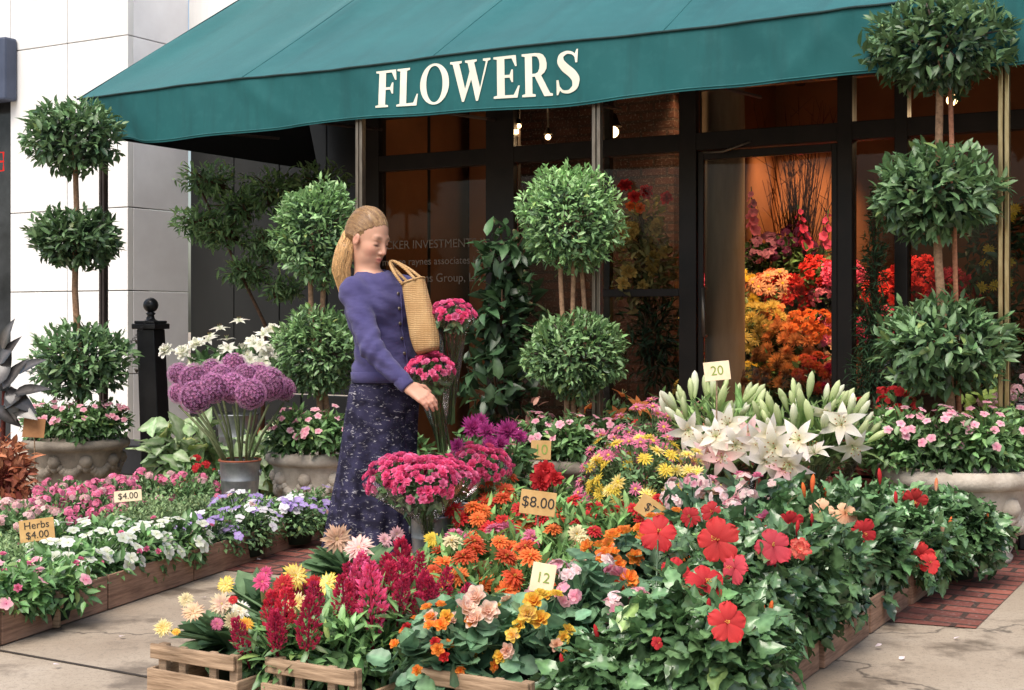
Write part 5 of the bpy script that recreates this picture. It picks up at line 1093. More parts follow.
spots_ = [(778, 8.9, 3.0, 778, 9.5, .6, 240, 'ceiling spotlight over the yellow and orange bunches'), (850, 8.8, 3.0, 825, 9.7, 1.0, 190, 'ceiling spotlight over the red bunches'), (685, 9.2, 3.0, 703, 9.8, .9, 60, 'ceiling spotlight beside the round column'), (930, 8.7, 3.0, 905, 9.9, 1.2, 150, 'ceiling spotlight in the right window'), (660, 8.45, 3.0, 648, 9.0, 1.6, 95, 'ceiling spotlight over the tall window arrangement'), (800, 10.6, 3.0, 790, 11.6, 1.7, 190, 'ceiling spotlight washing the back wall')]
for px, V, z, tx, tV, tz, en, lb in spots_:
    w = UV(Upx(px, V), V, z); q = UV(Upx(tx, tV), tV, tz); d = Vector(q - w).normalized()
    t = thing('ceiling_spotlight', lb, 'spotlight', w, 0, 'ceiling spotlights'); Q = np.array(Vector((0, 0, -1)).rotation_difference(d).to_matrix())
    b = MB(); b.lathe([(.001, .10), (.04, .10), (.045, .0), (.04, .0), (.035, .04), (.001, .05)], 16); b.V = [v_ @ Q.T for v_ in b.V]; part(t, 'housing', b, M_FRAME)
    b = MB(); b.tube([(0, 0, .06), (0, 0, 3.198 - z)], .008, 6); part(t, 'bracket', b, M_FRAME)
    l = bpy.data.lights.new('spot_light', 'SPOT'); l.energy = en; l.color = (1, .60, .30); l.spot_size = math.radians(62); l.spot_blend = .8; l.shadow_soft_size = .05
    o = bpy.data.objects.new('spot_light', l); C.objects.link(o); o.location = w + np.array(d) * .08; o.rotation_mode = 'QUATERNION'; o.rotation_quaternion = Vector((0, 0, -1)).rotation_difference(d)

# ================================================================== PRICE CARDS
def sign(px, py, Y, wpx, hpx, text, label, mat, ink, tilt=0.0, yaw=0.0, tsize=.55, ground=0.02, lean=-.15):
    w = P(px, Y, py); k = PXM(Y); t = thing('price_card', label, 'price card', (w[0], w[1], ground)); hz = w[2] - ground
    Rm = np.array(Matrix.Rotation(yaw, 3, 'Z') @ Matrix.Rotation(lean, 3, 'X') @ Matrix.Rotation(tilt, 3, 'Y'))
    b = MB(); b.box((0, 0, 0), (wpx * k, .004, hpx * k), None); b.V = [v_ @ Rm.T + np.array([0, 0, hz]) for v_ in b.V]; c = part(t, 'card', b, mat, False, .001)
    b = MB(); e = Rm @ np.array([0, .006, 0]); b.tube([(e[0], e[1] + .02, 0), (e[0], e[1], hz - hpx * k * .4), (e[0], e[1], hz + hpx * k * .3)], .004, 5, lin(170, 130, 90)); part(t, 'stake', b, M_WOOD)
    zz = 0.0; lines = text.split('|') if text else []
    for i, ln in enumerate(lines):
        me = text_mesh(ln, hpx * k * tsize, .0004); me.materials.clear(); me.materials.append(ink)
        o = obj('lettering', me, c); o.location = Rm @ np.array([0, -.0032, (len(lines) - 1) * hpx * k * .22 - i * hpx * k * .44]) + np.array([0, 0, hz])
        sh = Matrix(((1, .18, 0), (0, 1, 0), (0, 0, 1))); o.rotation_euler = (Matrix(Rm.tolist()) @ Matrix.Rotation(PI / 2, 3, 'X')).to_euler()
sign(538, 503, 5.1, 36, 24, '$8.00', 'tan card reading 8.00 among the zinnias', M_CARD, M_INK, .14, .1, .62)
sign(656, 513, 5.25, 42, 20, '$7.00', 'tan card tilted steeply beside the red zinnias', M_CARD, M_INK, .62, .15, .6)
sign(543, 578, 3.95, 24, 29, '12', 'pale card marked 12 above the golden begonia', M_CARDPALE, M_INKG, .16, -.1, .5)
sign(717, 371, 6.0, 26, 19, '20', 'pale card marked 20 above the white lilies', M_CARDPALE, M_INKG, -.1, 0, .7)
sign(37, 530, 5.35, 34, 22, 'Herbs|$4.00', 'brown card reading Herbs in the left bed', M_CARD, M_INK, -.12, .1, .46)
sign(128, 496, 6.45, 27, 11, '$4.00', 'pale card reading 4.00 behind the white impatiens', M_CARDPALE, M_INK, -.08, .1, .8)
sign(34, 428, 7.9, 22, 19, '', 'blank looking brown card by the far left urn', M_CARDDK, M_INK, .05, 0, .7)
sign(541, 450, 6.75, 20, 19, '10', 'brown card reading 10 against the middle urn', M_CARD, M_INKG, .03, 0, .75)
sign(281, 593, 4.32, 40, 13, '', 'dark olive card turned away among the red celosia', m_noise('olive_card', lin(82, 84, 44), lin(110, 108, 62), 14, 0.8), M_INK, -.1, .2)
sign(722, 572, 4.0, 27, 15, '$8.50', 'tan card half hidden under the largest scarlet bloom', M_CARD, M_INK, .08, 0, .8)
sign(398, 574, 4.35, 18, 14, '', 'small brown card behind the tallest celosia', M_CARD, M_INK, -.5, .2)

b0 = MB(); ring(b0, PT_FLAT, 1, .026, .05, (.8, .7, .7), (.86, .8, .8)); pm = b0.mesh('fallen_petal', M_PETAL)
for px, py in ((262, 562), (243, 588), (205, 600), (120, 640), (905, 660), (960, 640), (875, 650), (60, 668)):
    Yp = F * CH / (py - HY); o = obj('fallen_petal', pm, None, P(px, Yp) + np.array([0, 0, .012])); o.rotation_euler = (R.normal(0, .2), R.normal(0, .2), R.uniform(0, 6)); tag(o, 'small pale petal fallen on the pavement between the beds', 'petal', 'fallen petals on the pavement')
# ================================================================== THE WOMAN (signed distance body, turned into one mesh)
def surface_nets(D, org, h):
    S = D < 0; offs = np.array([[i, j, k] for i in (0, 1) for j in (0, 1) for k in (0, 1)])
    nx, ny, nz = np.array(D.shape) - 1
    cnt = np.zeros((nx, ny, nz), np.int8)
    for o in offs: cnt += S[o[0]:o[0] + nx, o[1]:o[1] + ny, o[2]:o[2] + nz]
    act = (cnt > 0) & (cnt < 8); idx = np.argwhere(act); ids = np.full((nx, ny, nz), -1, np.int32); ids[act] = np.arange(len(idx))
    val_ = np.stack([D[idx[:, 0] + o[0], idx[:, 1] + o[1], idx[:, 2] + o[2]] for o in offs], -1)
    acc = np.zeros((len(idx), 3)); c = np.zeros(len(idx))
    for a in range(8):
        for b_ in range(a + 1, 8):
            if np.abs(offs[a] - offs[b_]).sum() != 1: continue
            va, vb = val_[:, a], val_[:, b_]; m = (va < 0) != (vb < 0)
            t = np.where(m, va / np.where(m, va - vb, 1), 0)
            acc += np.where(m[:, None], offs[a] + t[:, None] * (offs[b_] - offs[a]), 0); c += m
    V = np.asarray(org) + h * (idx + acc / c[:, None]); Q = []
    for ax in range(3):
        u_, w_ = (ax + 1) % 3, (ax + 2) % 3
        sl0 = [slice(None)] * 3; sl1 = [slice(None)] * 3; sl0[ax] = slice(0, -1); sl1[ax] = slice(1, None)
        d = S[tuple(sl0)] != S[tuple(sl1)]; e = np.argwhere(d); e = e[(e[:, u_] > 0) & (e[:, w_] > 0) & (e[:, u_] < D.shape[u_] - 1) & (e[:, w_] < D.shape[w_] - 1)]
        flip = S[e[:, 0], e[:, 1], e[:, 2]]
        def cell(du, dw):
            q = e.copy(); q[:, u_] -= du; q[:, w_] -= dw; return ids[q[:, 0], q[:, 1], q[:, 2]]
        quad = np.stack([cell(1, 1), cell(0, 1), cell(0, 0), cell(1, 0)], -1)
        quad[~flip] = quad[~flip][:, ::-1]; Q.append(quad)
    Q = np.vstack(Q); return V, Q[(Q >= 0).all(1)]
def sdf(prims, h, post=None):
    """prims: (op, kind, params, blend); op '+' union, '-' subtract; kinds: cone (a, b, ra, rb), ell (c, radii, Rot)"""
    lo = np.full(3, 9e9); hi = -lo; bbs = []
    for op, kd, p, k in prims:
        if kd == 'cone': a, b_, ra, rb = p; r = max(ra, rb); l0 = np.minimum(a, b_) - r; h0 = np.maximum(a, b_) + r
        else: c, rad, Rt = p; r = max(rad); l0 = np.asarray(c) - r; h0 = np.asarray(c) + r
        bbs.append((l0, h0))
        if op == '+': lo = np.minimum(lo, l0); hi = np.maximum(hi, h0)
    lo -= .03; hi += .03; n = np.ceil((hi - lo) / h).astype(int) + 1; D = np.full(n, .5, np.float32)
    for (op, kd, p, k), (l0, h0) in zip(prims, bbs):
        m = k + .02; i0 = np.clip(np.floor((l0 - m - lo) / h).astype(int), 0, n); i1 = np.clip(np.ceil((h0 + m - lo) / h).astype(int) + 1, 0, n)
        if (i1 <= i0).any(): continue
        g = np.stack(np.meshgrid(*[lo[a] + h * np.arange(i0[a], i1[a]) for a in range(3)], indexing='ij'), -1)
        if kd == 'cone':
            a, b_, ra, rb = p; a = np.asarray(a); ab = np.asarray(b_) - a; t = np.clip(((g - a) @ ab) / max(ab @ ab, 1e-12), 0, 1)
            d = np.linalg.norm(g - a - t[..., None] * ab, axis=-1) - (ra + (rb - ra) * t)
        else:
            c, rad, Rt = p; q = (g - np.asarray(c)) @ (np.eye(3) if Rt is None else np.asarray(Rt)); rad = np.asarray(rad)
            k0 = np.linalg.norm(q / rad, axis=-1); k1 = np.linalg.norm(q / rad ** 2, axis=-1); d = k0 * (k0 - 1) / np.maximum(k1, 1e-6)
        s = tuple(slice(i0[a], i1[a]) for a in range(3)); A = D[s]
        if op == '+': D[s] = np.minimum(A, d) - (np.maximum(k - np.abs(A - d), 0) ** 2 / (4 * k) if k > 0 else 0)
        else: D[s] = np.maximum(A, -d) + (np.maximum(k - np.abs(A + d), 0) ** 2 / (4 * k) if k > 0 else 0)
    if post is not None:
        g = np.stack(np.meshgrid(*[lo[a] + h * np.arange(n[a]) for a in range(3)], indexing='ij', sparse=False), -1); D = post(D, g)
    return surface_nets(D, lo, h)

YW = 5.9; KW = PXM(YW)
wz = lambda py: CH - (py - HY) * KW
wp = lambda px, py, dy=0.0: np.array([(px - CX) * (YW + dy) / F, YW + dy, CH - (py - HY) * (YW + dy) / F])
tf = nrm(np.array([.66, -.75, 0])); tl = np.array([.75, .66, 0])          # torso forward, torso left
TR = np.stack([tf, tl, [0, 0, 1.]], -1)
hc = wp(369, 238, -.02); hf = nrm(np.array([.78, -.55, -.36])); hl = nrm(np.cross([0, 0, 1.], hf)); hu = np.cross(hf, hl); HR = np.stack([hf, hl, hu], -1)
HS = 1.0
def hp(x, y, z): return hc + HR @ (np.array([x, y, z]) * HS)
chest = wp(377, 308); waist = wp(385, 350, .0); pel = wp(387, 388, .01); neck0 = wp(369, 278, .0)
shR, shL = wp(354, 292, -.12), wp(401, 290, .11)
elR, wrR = wp(372, 349, -.25), wp(408, 387, -.30)
elL, wrL = wp(423, 322, .12), wp(438, 331, .0)
hipR, hipL = wp(372, 392, -.06), wp(396, 392, .07)
knR, knL = wp(368, 478, -.06), wp(392, 478, .04); anR, anL = wp(366, 558, -.02), wp(390, 556, .08)
anR[2], anL[2] = .075, .075
def hand(w, d, up, thumb, curl, flip=1):
    """palm from wrist w along d; up = back of hand normal; five fingers of different length"""
    d = nrm(d); side = nrm(np.cross(d, up)) * flip; up = nrm(np.cross(side, d)) * flip; pr = []
    pk = w + d * .085
    for i, s in enumerate((-.026, -.009, .009, .026)):
        base = pk + side * s - d * (.006 * abs(i - 1.2)); L = (.066, .075, .070, .054)[i]
        c0, c1 = curl * .5, curl; m1 = base + (d * math.cos(c0) - up * math.sin(c0)) * L * .45; m2 = m1 + (d * math.cos(c0 + c1) - up * math.sin(c0 + c1)) * L * .32; m3 = m2 + (d * math.cos(c0 + 1.7 * c1) - up * math.sin(c0 + 1.7 * c1)) * L * .25
        pr += [('+', 'cone', (w + side * s * .6 + d * .015, base, .014, .0105), .012), ('+', 'cone', (base, m1, .0098, .0088), .004), ('+', 'cone', (m1, m2, .0086, .0078), .003), ('+', 'cone', (m2, m3, .0077, .0062), .003)]
    t0 = w + d * .025 - side * .024; t1 = t0 + nrm(d * .7 - side * .8 - up * .35) * .038; t2 = t1 + nrm(d * 1.0 - side * .15 - up * .5) * .030
    return pr + [('+', 'cone', (w + d * .01 - side * .008, t0, .017, .015), .012), ('+', 'cone', (t0, t1, .0135, .0105), .008), ('+', 'cone', (t1, t2, .0102, .0078), .003)]
head = [('+', 'ell', (hp(-.018, 0, .036), np.array([.096, .074, .088]) * HS, HR), 0), ('+', 'ell', (hp(.030, 0, -.030), np.array([.058, .056, .085]) * HS, HR), .03),
    ('+', 'ell', (hp(.036, 0, -.072), np.array([.042, .044, .042]) * HS, HR), .03), ('+', 'ell', (hp(.064, 0, -.104), np.array([.018, .020, .015]) * HS, None), .024),
    ('+', 'ell', (hp(.048, .034, -.030), np.array([.030, .022, .024]) * HS, HR), .022), ('+', 'ell', (hp(.048, -.034, -.030), np.array([.030, .022, .024]) * HS, HR), .022),
    ('+', 'cone', (hp(.0715, .034, .019), hp(.0715, -.034, .019), .010 * HS, .010 * HS), .018),
    ('-', 'ell', (hp(.098, .033, -.002), np.array([.018, .018, .012]) * HS, HR), .014), ('-', 'ell', (hp(.098, -.033, -.002), np.array([.018, .018, .012]) * HS, HR), .014),
    ('+', 'ell', (hp(.070, .031, -.003), np.array([.0125, .0145, .0115]) * HS, HR), .004), ('+', 'ell', (hp(.070, -.031, -.003), np.array([.0125, .0145, .0115]) * HS, HR), .004),
    ('+', 'cone', (hp(.080, 0, .012), hp(.103, 0, -.034), .0085 * HS, .0105 * HS), .012), ('+', 'ell', (hp(.092, .0105, -.040), np.array([.010, .008, .007]) * HS, HR), .006), ('+', 'ell', (hp(.092, -.0105, -.040), np.array([.010, .008, .007]) * HS, HR), .006),
    ('+', 'cone', (hp(.086, .012, -.064), hp(.089, 0, -.0625), .0065 * HS, .0080 * HS), .006), ('+', 'cone', (hp(.086, -.012, -.064), hp(.089, 0, -.0625), .0065 * HS, .0080 * HS), .006),
    ('+', 'cone', (hp(.083, .010, -.0755), hp(.0855, 0, -.077), .0070 * HS, .0088 * HS), .006), ('+', 'cone', (hp(.083, -.010, -.0755), hp(.0855, 0, -.077), .0070 * HS, .0088 * HS), .006),
    ('-', 'cone', (hp(.100, .016, -.0695), hp(.100, -.016, -.0695), .0070, .0070), .003),
    ('+', 'ell', (hp(-.006, .073, -.012), np.array([.017, .008, .028]) * HS, HR), .006), ('+', 'ell', (hp(-.006, -.073, -.012), np.array([.017, .008, .028]) * HS, HR), .006),
    ('-', 'ell', (hp(.000, -.083, -.010), np.array([.008, .006, .014]) * HS, HR), .004),
    ('+', 'cone', (neck0 - [0, 0, .03], hp(-.020, 0, -.055), .052, .045), .03)]
torso = [('+', 'ell', (chest, np.array([.100, .140, .150]), TR), .03), ('+', 'ell', (waist, np.array([.088, .115, .13]), TR), .06), ('+', 'ell', (pel, np.array([.080, .118, .10]), TR), .04),
    ('+', 'cone', (shR, shL, .052, .052), .05), ('+', 'cone', (neck0 - [0, 0, .01], (shR + shL) / 2 + [0, 0, .0], .05, .06), .05)]
arms = [('+', 'cone', (shR, elR, .048, .038), .03), ('+', 'cone', (elR, wrR, .038, .024), .015), ('+', 'cone', (shL, elL, .048, .038), .03), ('+', 'cone', (elL, wrL, .038, .024), .015)]
legs = [('+', 'cone', (hipR, knR, .070, .052), .04), ('+', 'cone', (knR, anR, .054, .034), .02), ('+', 'cone', (hipL, knL, .070, .052), .04), ('+', 'cone', (knL, anL, .054, .034), .02),
    ('+', 'cone', (anR - [0, 0, .03], anR + tf * .13 - [0, 0, .045], .034, .026), .02), ('+', 'cone', (anL - [0, 0, .03], anL + tf * .13 - [0, 0, .045], .034, .026), .02)]
dR = nrm(wp(434, 403, -.33) - wrR)
hands = hand(wrR, dR, np.array([-.25, -.55, .8]), 1, .45, 1) + hand(wrL, nrm(wp(455, 327, -.06) - wrL), np.array([.0, .9, .3]), 1, 1.2, 1)
body_p = head[:2] + head[2:] + torso + arms + hands + legs
V, Q = sdf(body_p, .0036)
VB_, QB_ = V.copy(), Q.copy()
base = np.array([P(378, YW)[0], YW, 0.0])
SK, SK2, SKD = np.array([.58, .315, .215]), np.array([.60, .24, .17]), np.array([.42, .19, .12])
q = (V - hc) @ HR / HS; col = np.tile(SK, (len(V), 1))
def paint(c, r, colr, s=1.0):
    w_ = np.clip(1 - np.linalg.norm((q - np.array(c)) / np.array(r), axis=1), 0, 1)[:, None] ** .7 * s; col[:] = col * (1 - w_) + np.array(colr) * w_
for s in (-1, 1):
    paint((.062, s * .045, -.038), (.03, .03, .03), (.62, .23, .17), .45)
    paint((.078, s * .034, .025), (.024, .025, .0095), (.17, .09, .05), 1.0)      # brow
    paint((.082, s * .032, -.0095), (.016, .020, .0066), (.04, .02, .018), 1.0)    # lash line
    paint((.080, s * .032, .002), (.012, .018, .008), (.48, .24, .18), .6)
    paint((-.006, s * .078, -.012), (.02, .02, .03), SK2, .6)
paint((.088, 0, -.069), (.018, .024, .0135), (.52, .12, .12), 1.0); paint((.088, 0, -.0695), (.02, .020, .0028), (.30, .09, .08), .7); paint((.104, 0, -.036), (.018, .018, .014), SK2, .5)
hw = np.minimum(np.linalg.norm(V - wp(430, 402, -.30), axis=1), np.linalg.norm(V - wp(452, 328, -.05), axis=1)); f_ = np.clip(1 - hw / .09, 0, 1)[:, None] * .6; col = col * (1 - f_) + SK2 * f_
def m_skin():
    m, nt, o = newmat('skin'); a = nd(nt, 'ShaderNodeAttribute', attribute_name='Col').outputs['Color']
    n = noise(nt, coords(nt), 90, 3); pb = pbr(nt, o, a, .48, 0, bump(nt, n, .08, .001), .4)
    pb.inputs['Subsurface Weight'].default_value = .12; pb.inputs['Subsurface Radius'].default_value = (.012, .005, .003); pb.inputs['Subsurface Scale'].default_value = .6
    return m
wo = thing('person', 'woman with blond ponytail in navy cardigan and long skirt reaching for flowers', 'person', base)
b = MB(); b.add(V, Q, None, col); o = obj('body', b.mesh('body', m_skin(), True, base), wo)

# cardigan
g_ = .013
card = [('+', 'ell', (chest + tf * .012, np.array([.122, .158, .165]), TR), .03), ('+', 'ell', (waist, np.array([.112, .138, .15]), TR), .06), ('+', 'ell', (pel + [0, 0, .03], np.array([.130, .168, .14]), TR), .06), ('+', 'cone', (shR, shL, .062, .062), .05),
    ('+', 'ell', (chest + tf * .085 - tl * .065 + [0, 0, .01], np.array([.05, .06, .06]), TR), .05), ('+', 'ell', (chest + tf * .085 + tl * .065 + [0, 0, .01], np.array([.05, .06, .06]), TR), .05),
    ('+', 'cone', (neck0 - [0, 0, .0] + tf * .005, (shR + shL) / 2, .058, .07), .05),
    ('+', 'cone', (shR, elR, .060, .050), .022), ('+', 'cone', (elR, wrR - nrm(wrR - elR) * .008, .049, .034), .014), ('+', 'cone', (shL, elL, .066, .054), .035), ('+', 'cone', (elL, wrL - nrm(wrL - elL) * .008, .053, .035), .02)]
zh = wz(379)
def post(D, g):
    w_ = .0022 * np.sin(g[..., 2] * 58 + 9 * g[..., 0] + 4 * np.sin(g[..., 0] * 21)) * np.sin(g[..., 0] * 33 + g[..., 2] * 21) + .0012 * np.sin(g[..., 2] * 120 + g[..., 0] * 60)
    at = (g - elR) @ nrm(wrR - elR); dist = np.linalg.norm(g - elR, axis=-1)
    w_ = w_ + .0042 * np.sin(at * 150 + g[..., 2] * 40) * np.exp(-(dist / .085) ** 2) + .003 * np.sin((g[..., 2] + g[..., 0] * .8) * 70) * np.exp(-((g[..., 2] - zh - .06) / .06) ** 2)
    dd = D + w_
    nk = np.linalg.norm((g - (neck0 + tf * .022 + [0, 0, .045])) / np.array([1, 1, .9]), axis=-1) - .068
    dd = np.maximum(dd, -nk)
    cuff = np.maximum(np.linalg.norm(g - wrR, axis=-1) - .052, 0)
    return np.maximum(dd, (zh - .004) - g[..., 2])
V, Q = sdf(card, .0048, post)
for _ in range(2):   # relax the cloth a little
    s_ = np.zeros_like(V); n_ = np.zeros(len(V))
    for a_, b_ in ((0, 1), (1, 2), (2, 3), (3, 0)): np.add.at(s_, Q[:, a_], V[Q[:, b_]]); np.add.at(n_, Q[:, a_], 1)
    V = V * .5 + s_ / np.maximum(n_, 1)[:, None] * .5
def m_knit():
    m, nt, o = newmat('navy_knit'); v = coords(nt, (1, 1, 1)); n = noise(nt, v, 9, 4)
    c = ramp(nt, n, [(.3, lin(64, 60, 100)), (.7, lin(82, 78, 120))]); f = noise(nt, coords(nt, (260, 260, 500)), 1, 2)
    pb = pbr(nt, o, c, .9, 0, nd(nt, 'ShaderNodeBump', {'Height': noise(nt, coords(nt, (1, 1, 2.2)), 9, 2), 'Strength': .5, 'Distance': .02, 'Normal': bump(nt, f, .5, .003)}).outputs[0], .15); pb.inputs['Sheen Weight'].default_value = .12; pb.inputs['Sheen Roughness'].default_value = .5
    return m
M_KNIT = m_knit()
b = MB(); b.add(V, Q); co = obj('cardigan', b.mesh('cardigan', M_KNIT, True, base), wo)
def front_pt(s, z):      # on the front of the cardigan: s to the left, height z
    c = chest * 0 + np.array([np.interp(z, [pel[2], waist[2], chest[2]], [p_[i] for p_ in (pel, waist, chest)]) for i in range(3)]); c[2] = z
    best = None; dirs = tf
    M = np.abs((V - c) @ tl - s) < .012; M &= np.abs(V[:, 2] - z) < .012; M &= ((V - c) @ tf) > 0; M &= ((V - c) @ tf) < .165
    return c + tl * s + tf * (((V[M] - c) @ tf).max() if M.any() else .12)
for z in np.linspace(zh + .05, neck0[2] - .07, 6):
    p = front_pt(.015, z) + tf * .002 - base; bb = MB(); bb.lathe([(.0005, .003), (.006, .003), (.0075, .0015), (.0075, -.001)], 12); Qm = np.array(Vector((0, 0, 1)).rotation_difference(Vector(tf)).to_matrix()); bb.V = [v_ @ Qm.T + p for v_ in bb.V]; part(co, 'button', bb, M_STEEL)
bb = MB()
for dx in np.linspace(-.004, .004, 1):
    bb.tube(np.array([front_pt(.03 + dx, z) + tf * .0015 - base for z in np.linspace(zh + .02, neck0[2] - .07, 14)]), .003, 5)
part(co, 'button_band', bb, M_KNIT)
for (w0, e0, nm) in ((wrR, elR, 'cuff'), (wrL, elL, 'cuff')):
    dd = nrm(w0 - e0); bb = MB(); bb.tube(np.array([w0 - dd * .05, w0 - dd * .048, w0 - dd * .01, w0 - dd * .004, w0 + dd * .002]) - base, [.034, .0365, .0345, .034, .030], 20); part(co, nm, bb, M_KNIT)
bb = MB(); ths = np.linspace(0, 2 * PI, 60, endpoint=False); G = []
for z, k in ((zh - .012, .98), (zh - .012, 1.02), (zh + .03, 1.045), (zh + .034, 1.0)):
    G.append([(pel + TR @ np.array([.128 * k * math.cos(a) + .006, .166 * k * math.sin(a), 0])) * [1, 1, 0] + [0, 0, z] - base for a in ths])
bb.grid(np.array(G), wrap=True); part(co, 'hem_band', bb, M_KNIT)
bb = MB(); pp = []
for a in np.linspace(-1.3, 1.3, 30): pp.append(neck0 + TR @ np.array([.062 * math.cos(a) + .012, .062 * math.sin(a), -.008 - .085 * math.cos(a) ** 3]) - base)
bb.tube(np.array(pp), .0012, 5); bb.ball(pp[15] - np.array([0, 0, .006]), .006, 10); part(wo, 'necklace', bb, M_BRASS)

# skirt: hanging folds
def m_skirt():
    m, nt, o = newmat('flecked_skirt'); v = coords(nt, (38, 38, 95)); n = nd(nt, 'ShaderNodeTexNoise', {'Vector': v, 'Scale': 1.0, 'Detail': 3.0, 'Roughness': .6, 'Distortion': 1.2}).outputs[0]
    v2 = coords(nt, (16, 16, 22)); vo = nd(nt, 'ShaderNodeTexNoise', {'Vector': v2, 'Scale': 1.0, 'Detail': 2.0}).outputs[0]
    base_ = mixc(nt, lin(30, 28, 44), lin(52, 50, 74), ramp(nt, vo, [(.4, 0), (.6, 1)]))
    f = nd(nt, 'ShaderNodeMapRange', {'Value': n, 'From Min': .60, 'From Max': .68, 'To Max': .6}).outputs[0]
    c = mixc(nt, base_, lin(196, 192, 198), f); pbr(nt, o, c, .85, 0, None, .15); return m
G = []; nz_, na = 60, 180; ang = np.linspace(0, 2 * PI, na, endpoint=False); ph = R.uniform(0, 6.28, 5)
for i in range(nz_ + 1):
    s = i / nz_; z = zh + .07 + (.10 - zh - .07) * s
    cx = np.interp(s, [0, .5, 1], [pel[0], wp(379, 460)[0], wp(369, 540)[0]]); cy = pel[1] + .01 * s
    ry = np.interp(s, [0, .18, .6, 1], [.148, .168, .175, .192]); rx = np.interp(s, [0, .18, .6, 1], [.112, .132, .15, .178])
    fold = sum(a_ * np.sin(k_ * ang + p_ + .6 * math.sin(2.2 * s + p_)) for a_, k_, p_ in ((.030, 7, ph[0]), (.026, 11, ph[1]), (.016, 17, ph[2]), (.03, 3, ph[3]))) * s ** .8
    x_, y_ = rx * (1 + fold * 1.6) * np.cos(ang), ry * (1 + fold * 1.6) * np.sin(ang); pts = np.stack([x_, y_, np.zeros(na)], -1) @ TR.T
    pts[:, 2] += .012 * np.sin(5 * ang + ph[4]) * s ** 4; G.append(pts + np.array([cx, cy, z]) - base)
b = MB(); b.grid(np.array(G), wrap=True); sk = part(wo, 'skirt', b, m_skirt())
for an in (anR, anL):
    V2, Q2 = sdf([('+', 'cone', (an - [0, 0, .038], an + tf * .13 - [0, 0, .050], .040, .027), .0), ('+', 'cone', (an + tf * .1 - [0, 0, .05], an + tf * .155 - [0, 0, .053], .03, .022), .02), ('+', 'cone', (an - [0, 0, .03] - tf * .02, an - [0, 0, .0] - tf * .015, .036, .038), .02)], .005, lambda D, g: np.maximum(D, .004 - g[..., 2]))
    bb = MB(); bb.add(V2, Q2); obj('shoe', bb.mesh('shoe', M_BLACK, True, base), wo)

# hair
tie = hp(-.108, -.002, .008)
pt = [tie, wp(345, 250, -.02), wp(341, 268, -.03), wp(345, 289, -.03)]
hair = [('+', 'ell', (hp(-.024, 0, .043), np.array([.0945, .0785, .0905]) * HS, HR), 0), ('+', 'ell', (hp(-.066, 0, .004), np.array([.052, .062, .055]) * HS, HR), .03),
    ('-', 'ell', (hp(.102, 0, -.004), np.array([.066, .088, .098]) * HS, HR), .012), ('-', 'ell', (hp(.04, .09, -.045), np.array([.05, .045, .055]) * HS, HR), .008), ('-', 'ell', (hp(.04, -.09, -.045), np.array([.05, .045, .055]) * HS, HR), .008), ('-', 'ell', (hp(-.002, -.085, -.018), np.array([.024, .022, .028]) * HS, HR), .004), ('-', 'ell', (hp(-.002, .085, -.018), np.array([.024, .022, .028]) * HS, HR), .004),
    ('+', 'cone', (pt[0], pt[1], .015, .028), .008), ('+', 'cone', (pt[1], pt[2], .034, .030), .02), ('+', 'cone', (pt[2], pt[3], .030, .010), .015)]
def posth(D, g):
    l = (g - hc) @ HR
    return D + .0009 * np.sin(l[..., 1] * 210 + l[..., 2] * 60) + .0006 * np.sin(l[..., 2] * 260 + 8 * np.sin(l[..., 0] * 30))
V, Q = sdf(hair, .0040, posth)
def m_hair():
    m, nt, o = newmat('blond_hair'); a = nd(nt, 'ShaderNodeAttribute', attribute_name='Col').outputs['Color']; n = noise(nt, coords(nt, (60, 60, 60)), 2.5, 4)
    c = mixc(nt, a, (.02, .01, .004), nd(nt, 'ShaderNodeMapRange', {'Value': n, 'From Min': .5, 'From Max': .8, 'To Max': .5}).outputs[0]); pbr(nt, o, c, .42, 0, None, .45); return m
M_HAIR = m_hair(); HD, HB = np.array([.17, .090, .042]), np.array([.60, .37, .16])
l = (V - hc) @ HR; f_ = np.clip(.4 + .3 * np.sin(l[:, 1] * 170 + l[:, 2] * 90) + (l[:, 0] < -.10) * .5, 0, 1)
b = MB(); b.add(V - base, Q, None, HD * (1 - f_[:, None]) + HB * .6 * f_[:, None])
def strand(pts, r, c): b.tube(np.array(pts) - base, r, 4, c, cap=False)
mk = np.linalg.norm(VB_ - hc, axis=1) < .17; kp = mk[QB_].all(1); BV1 = BVHTree.FromPolygons([tuple(v_) for v_ in VB_], [tuple(int(x) for x in q_) for q_ in QB_[kp]]); BV2 = BVHTree.FromPolygons([tuple(v_) for v_ in V], [tuple(int(x) for x in q_) for q_ in Q])
HC_ = np.array([-.024, 0, .041]); KN = np.array([(.094, 0, .040), (.072, .060, .016), (.036, .074, -.012), (.000, .074, -.050), (-.050, .050, -.075)])
def onhead(d_):
    o_ = hp(*HC_); w_ = Vector(HR @ nrm(d_)); r_ = 0
    for bv in (BV1, BV2):
        h_ = bv.ray_cast(Vector(o_) + w_ * .16, -w_, .16)
        if h_[0] is not None: r_ = max(r_, .16 - h_[3])
    return o_ + np.array(w_) * (r_ + .0007)
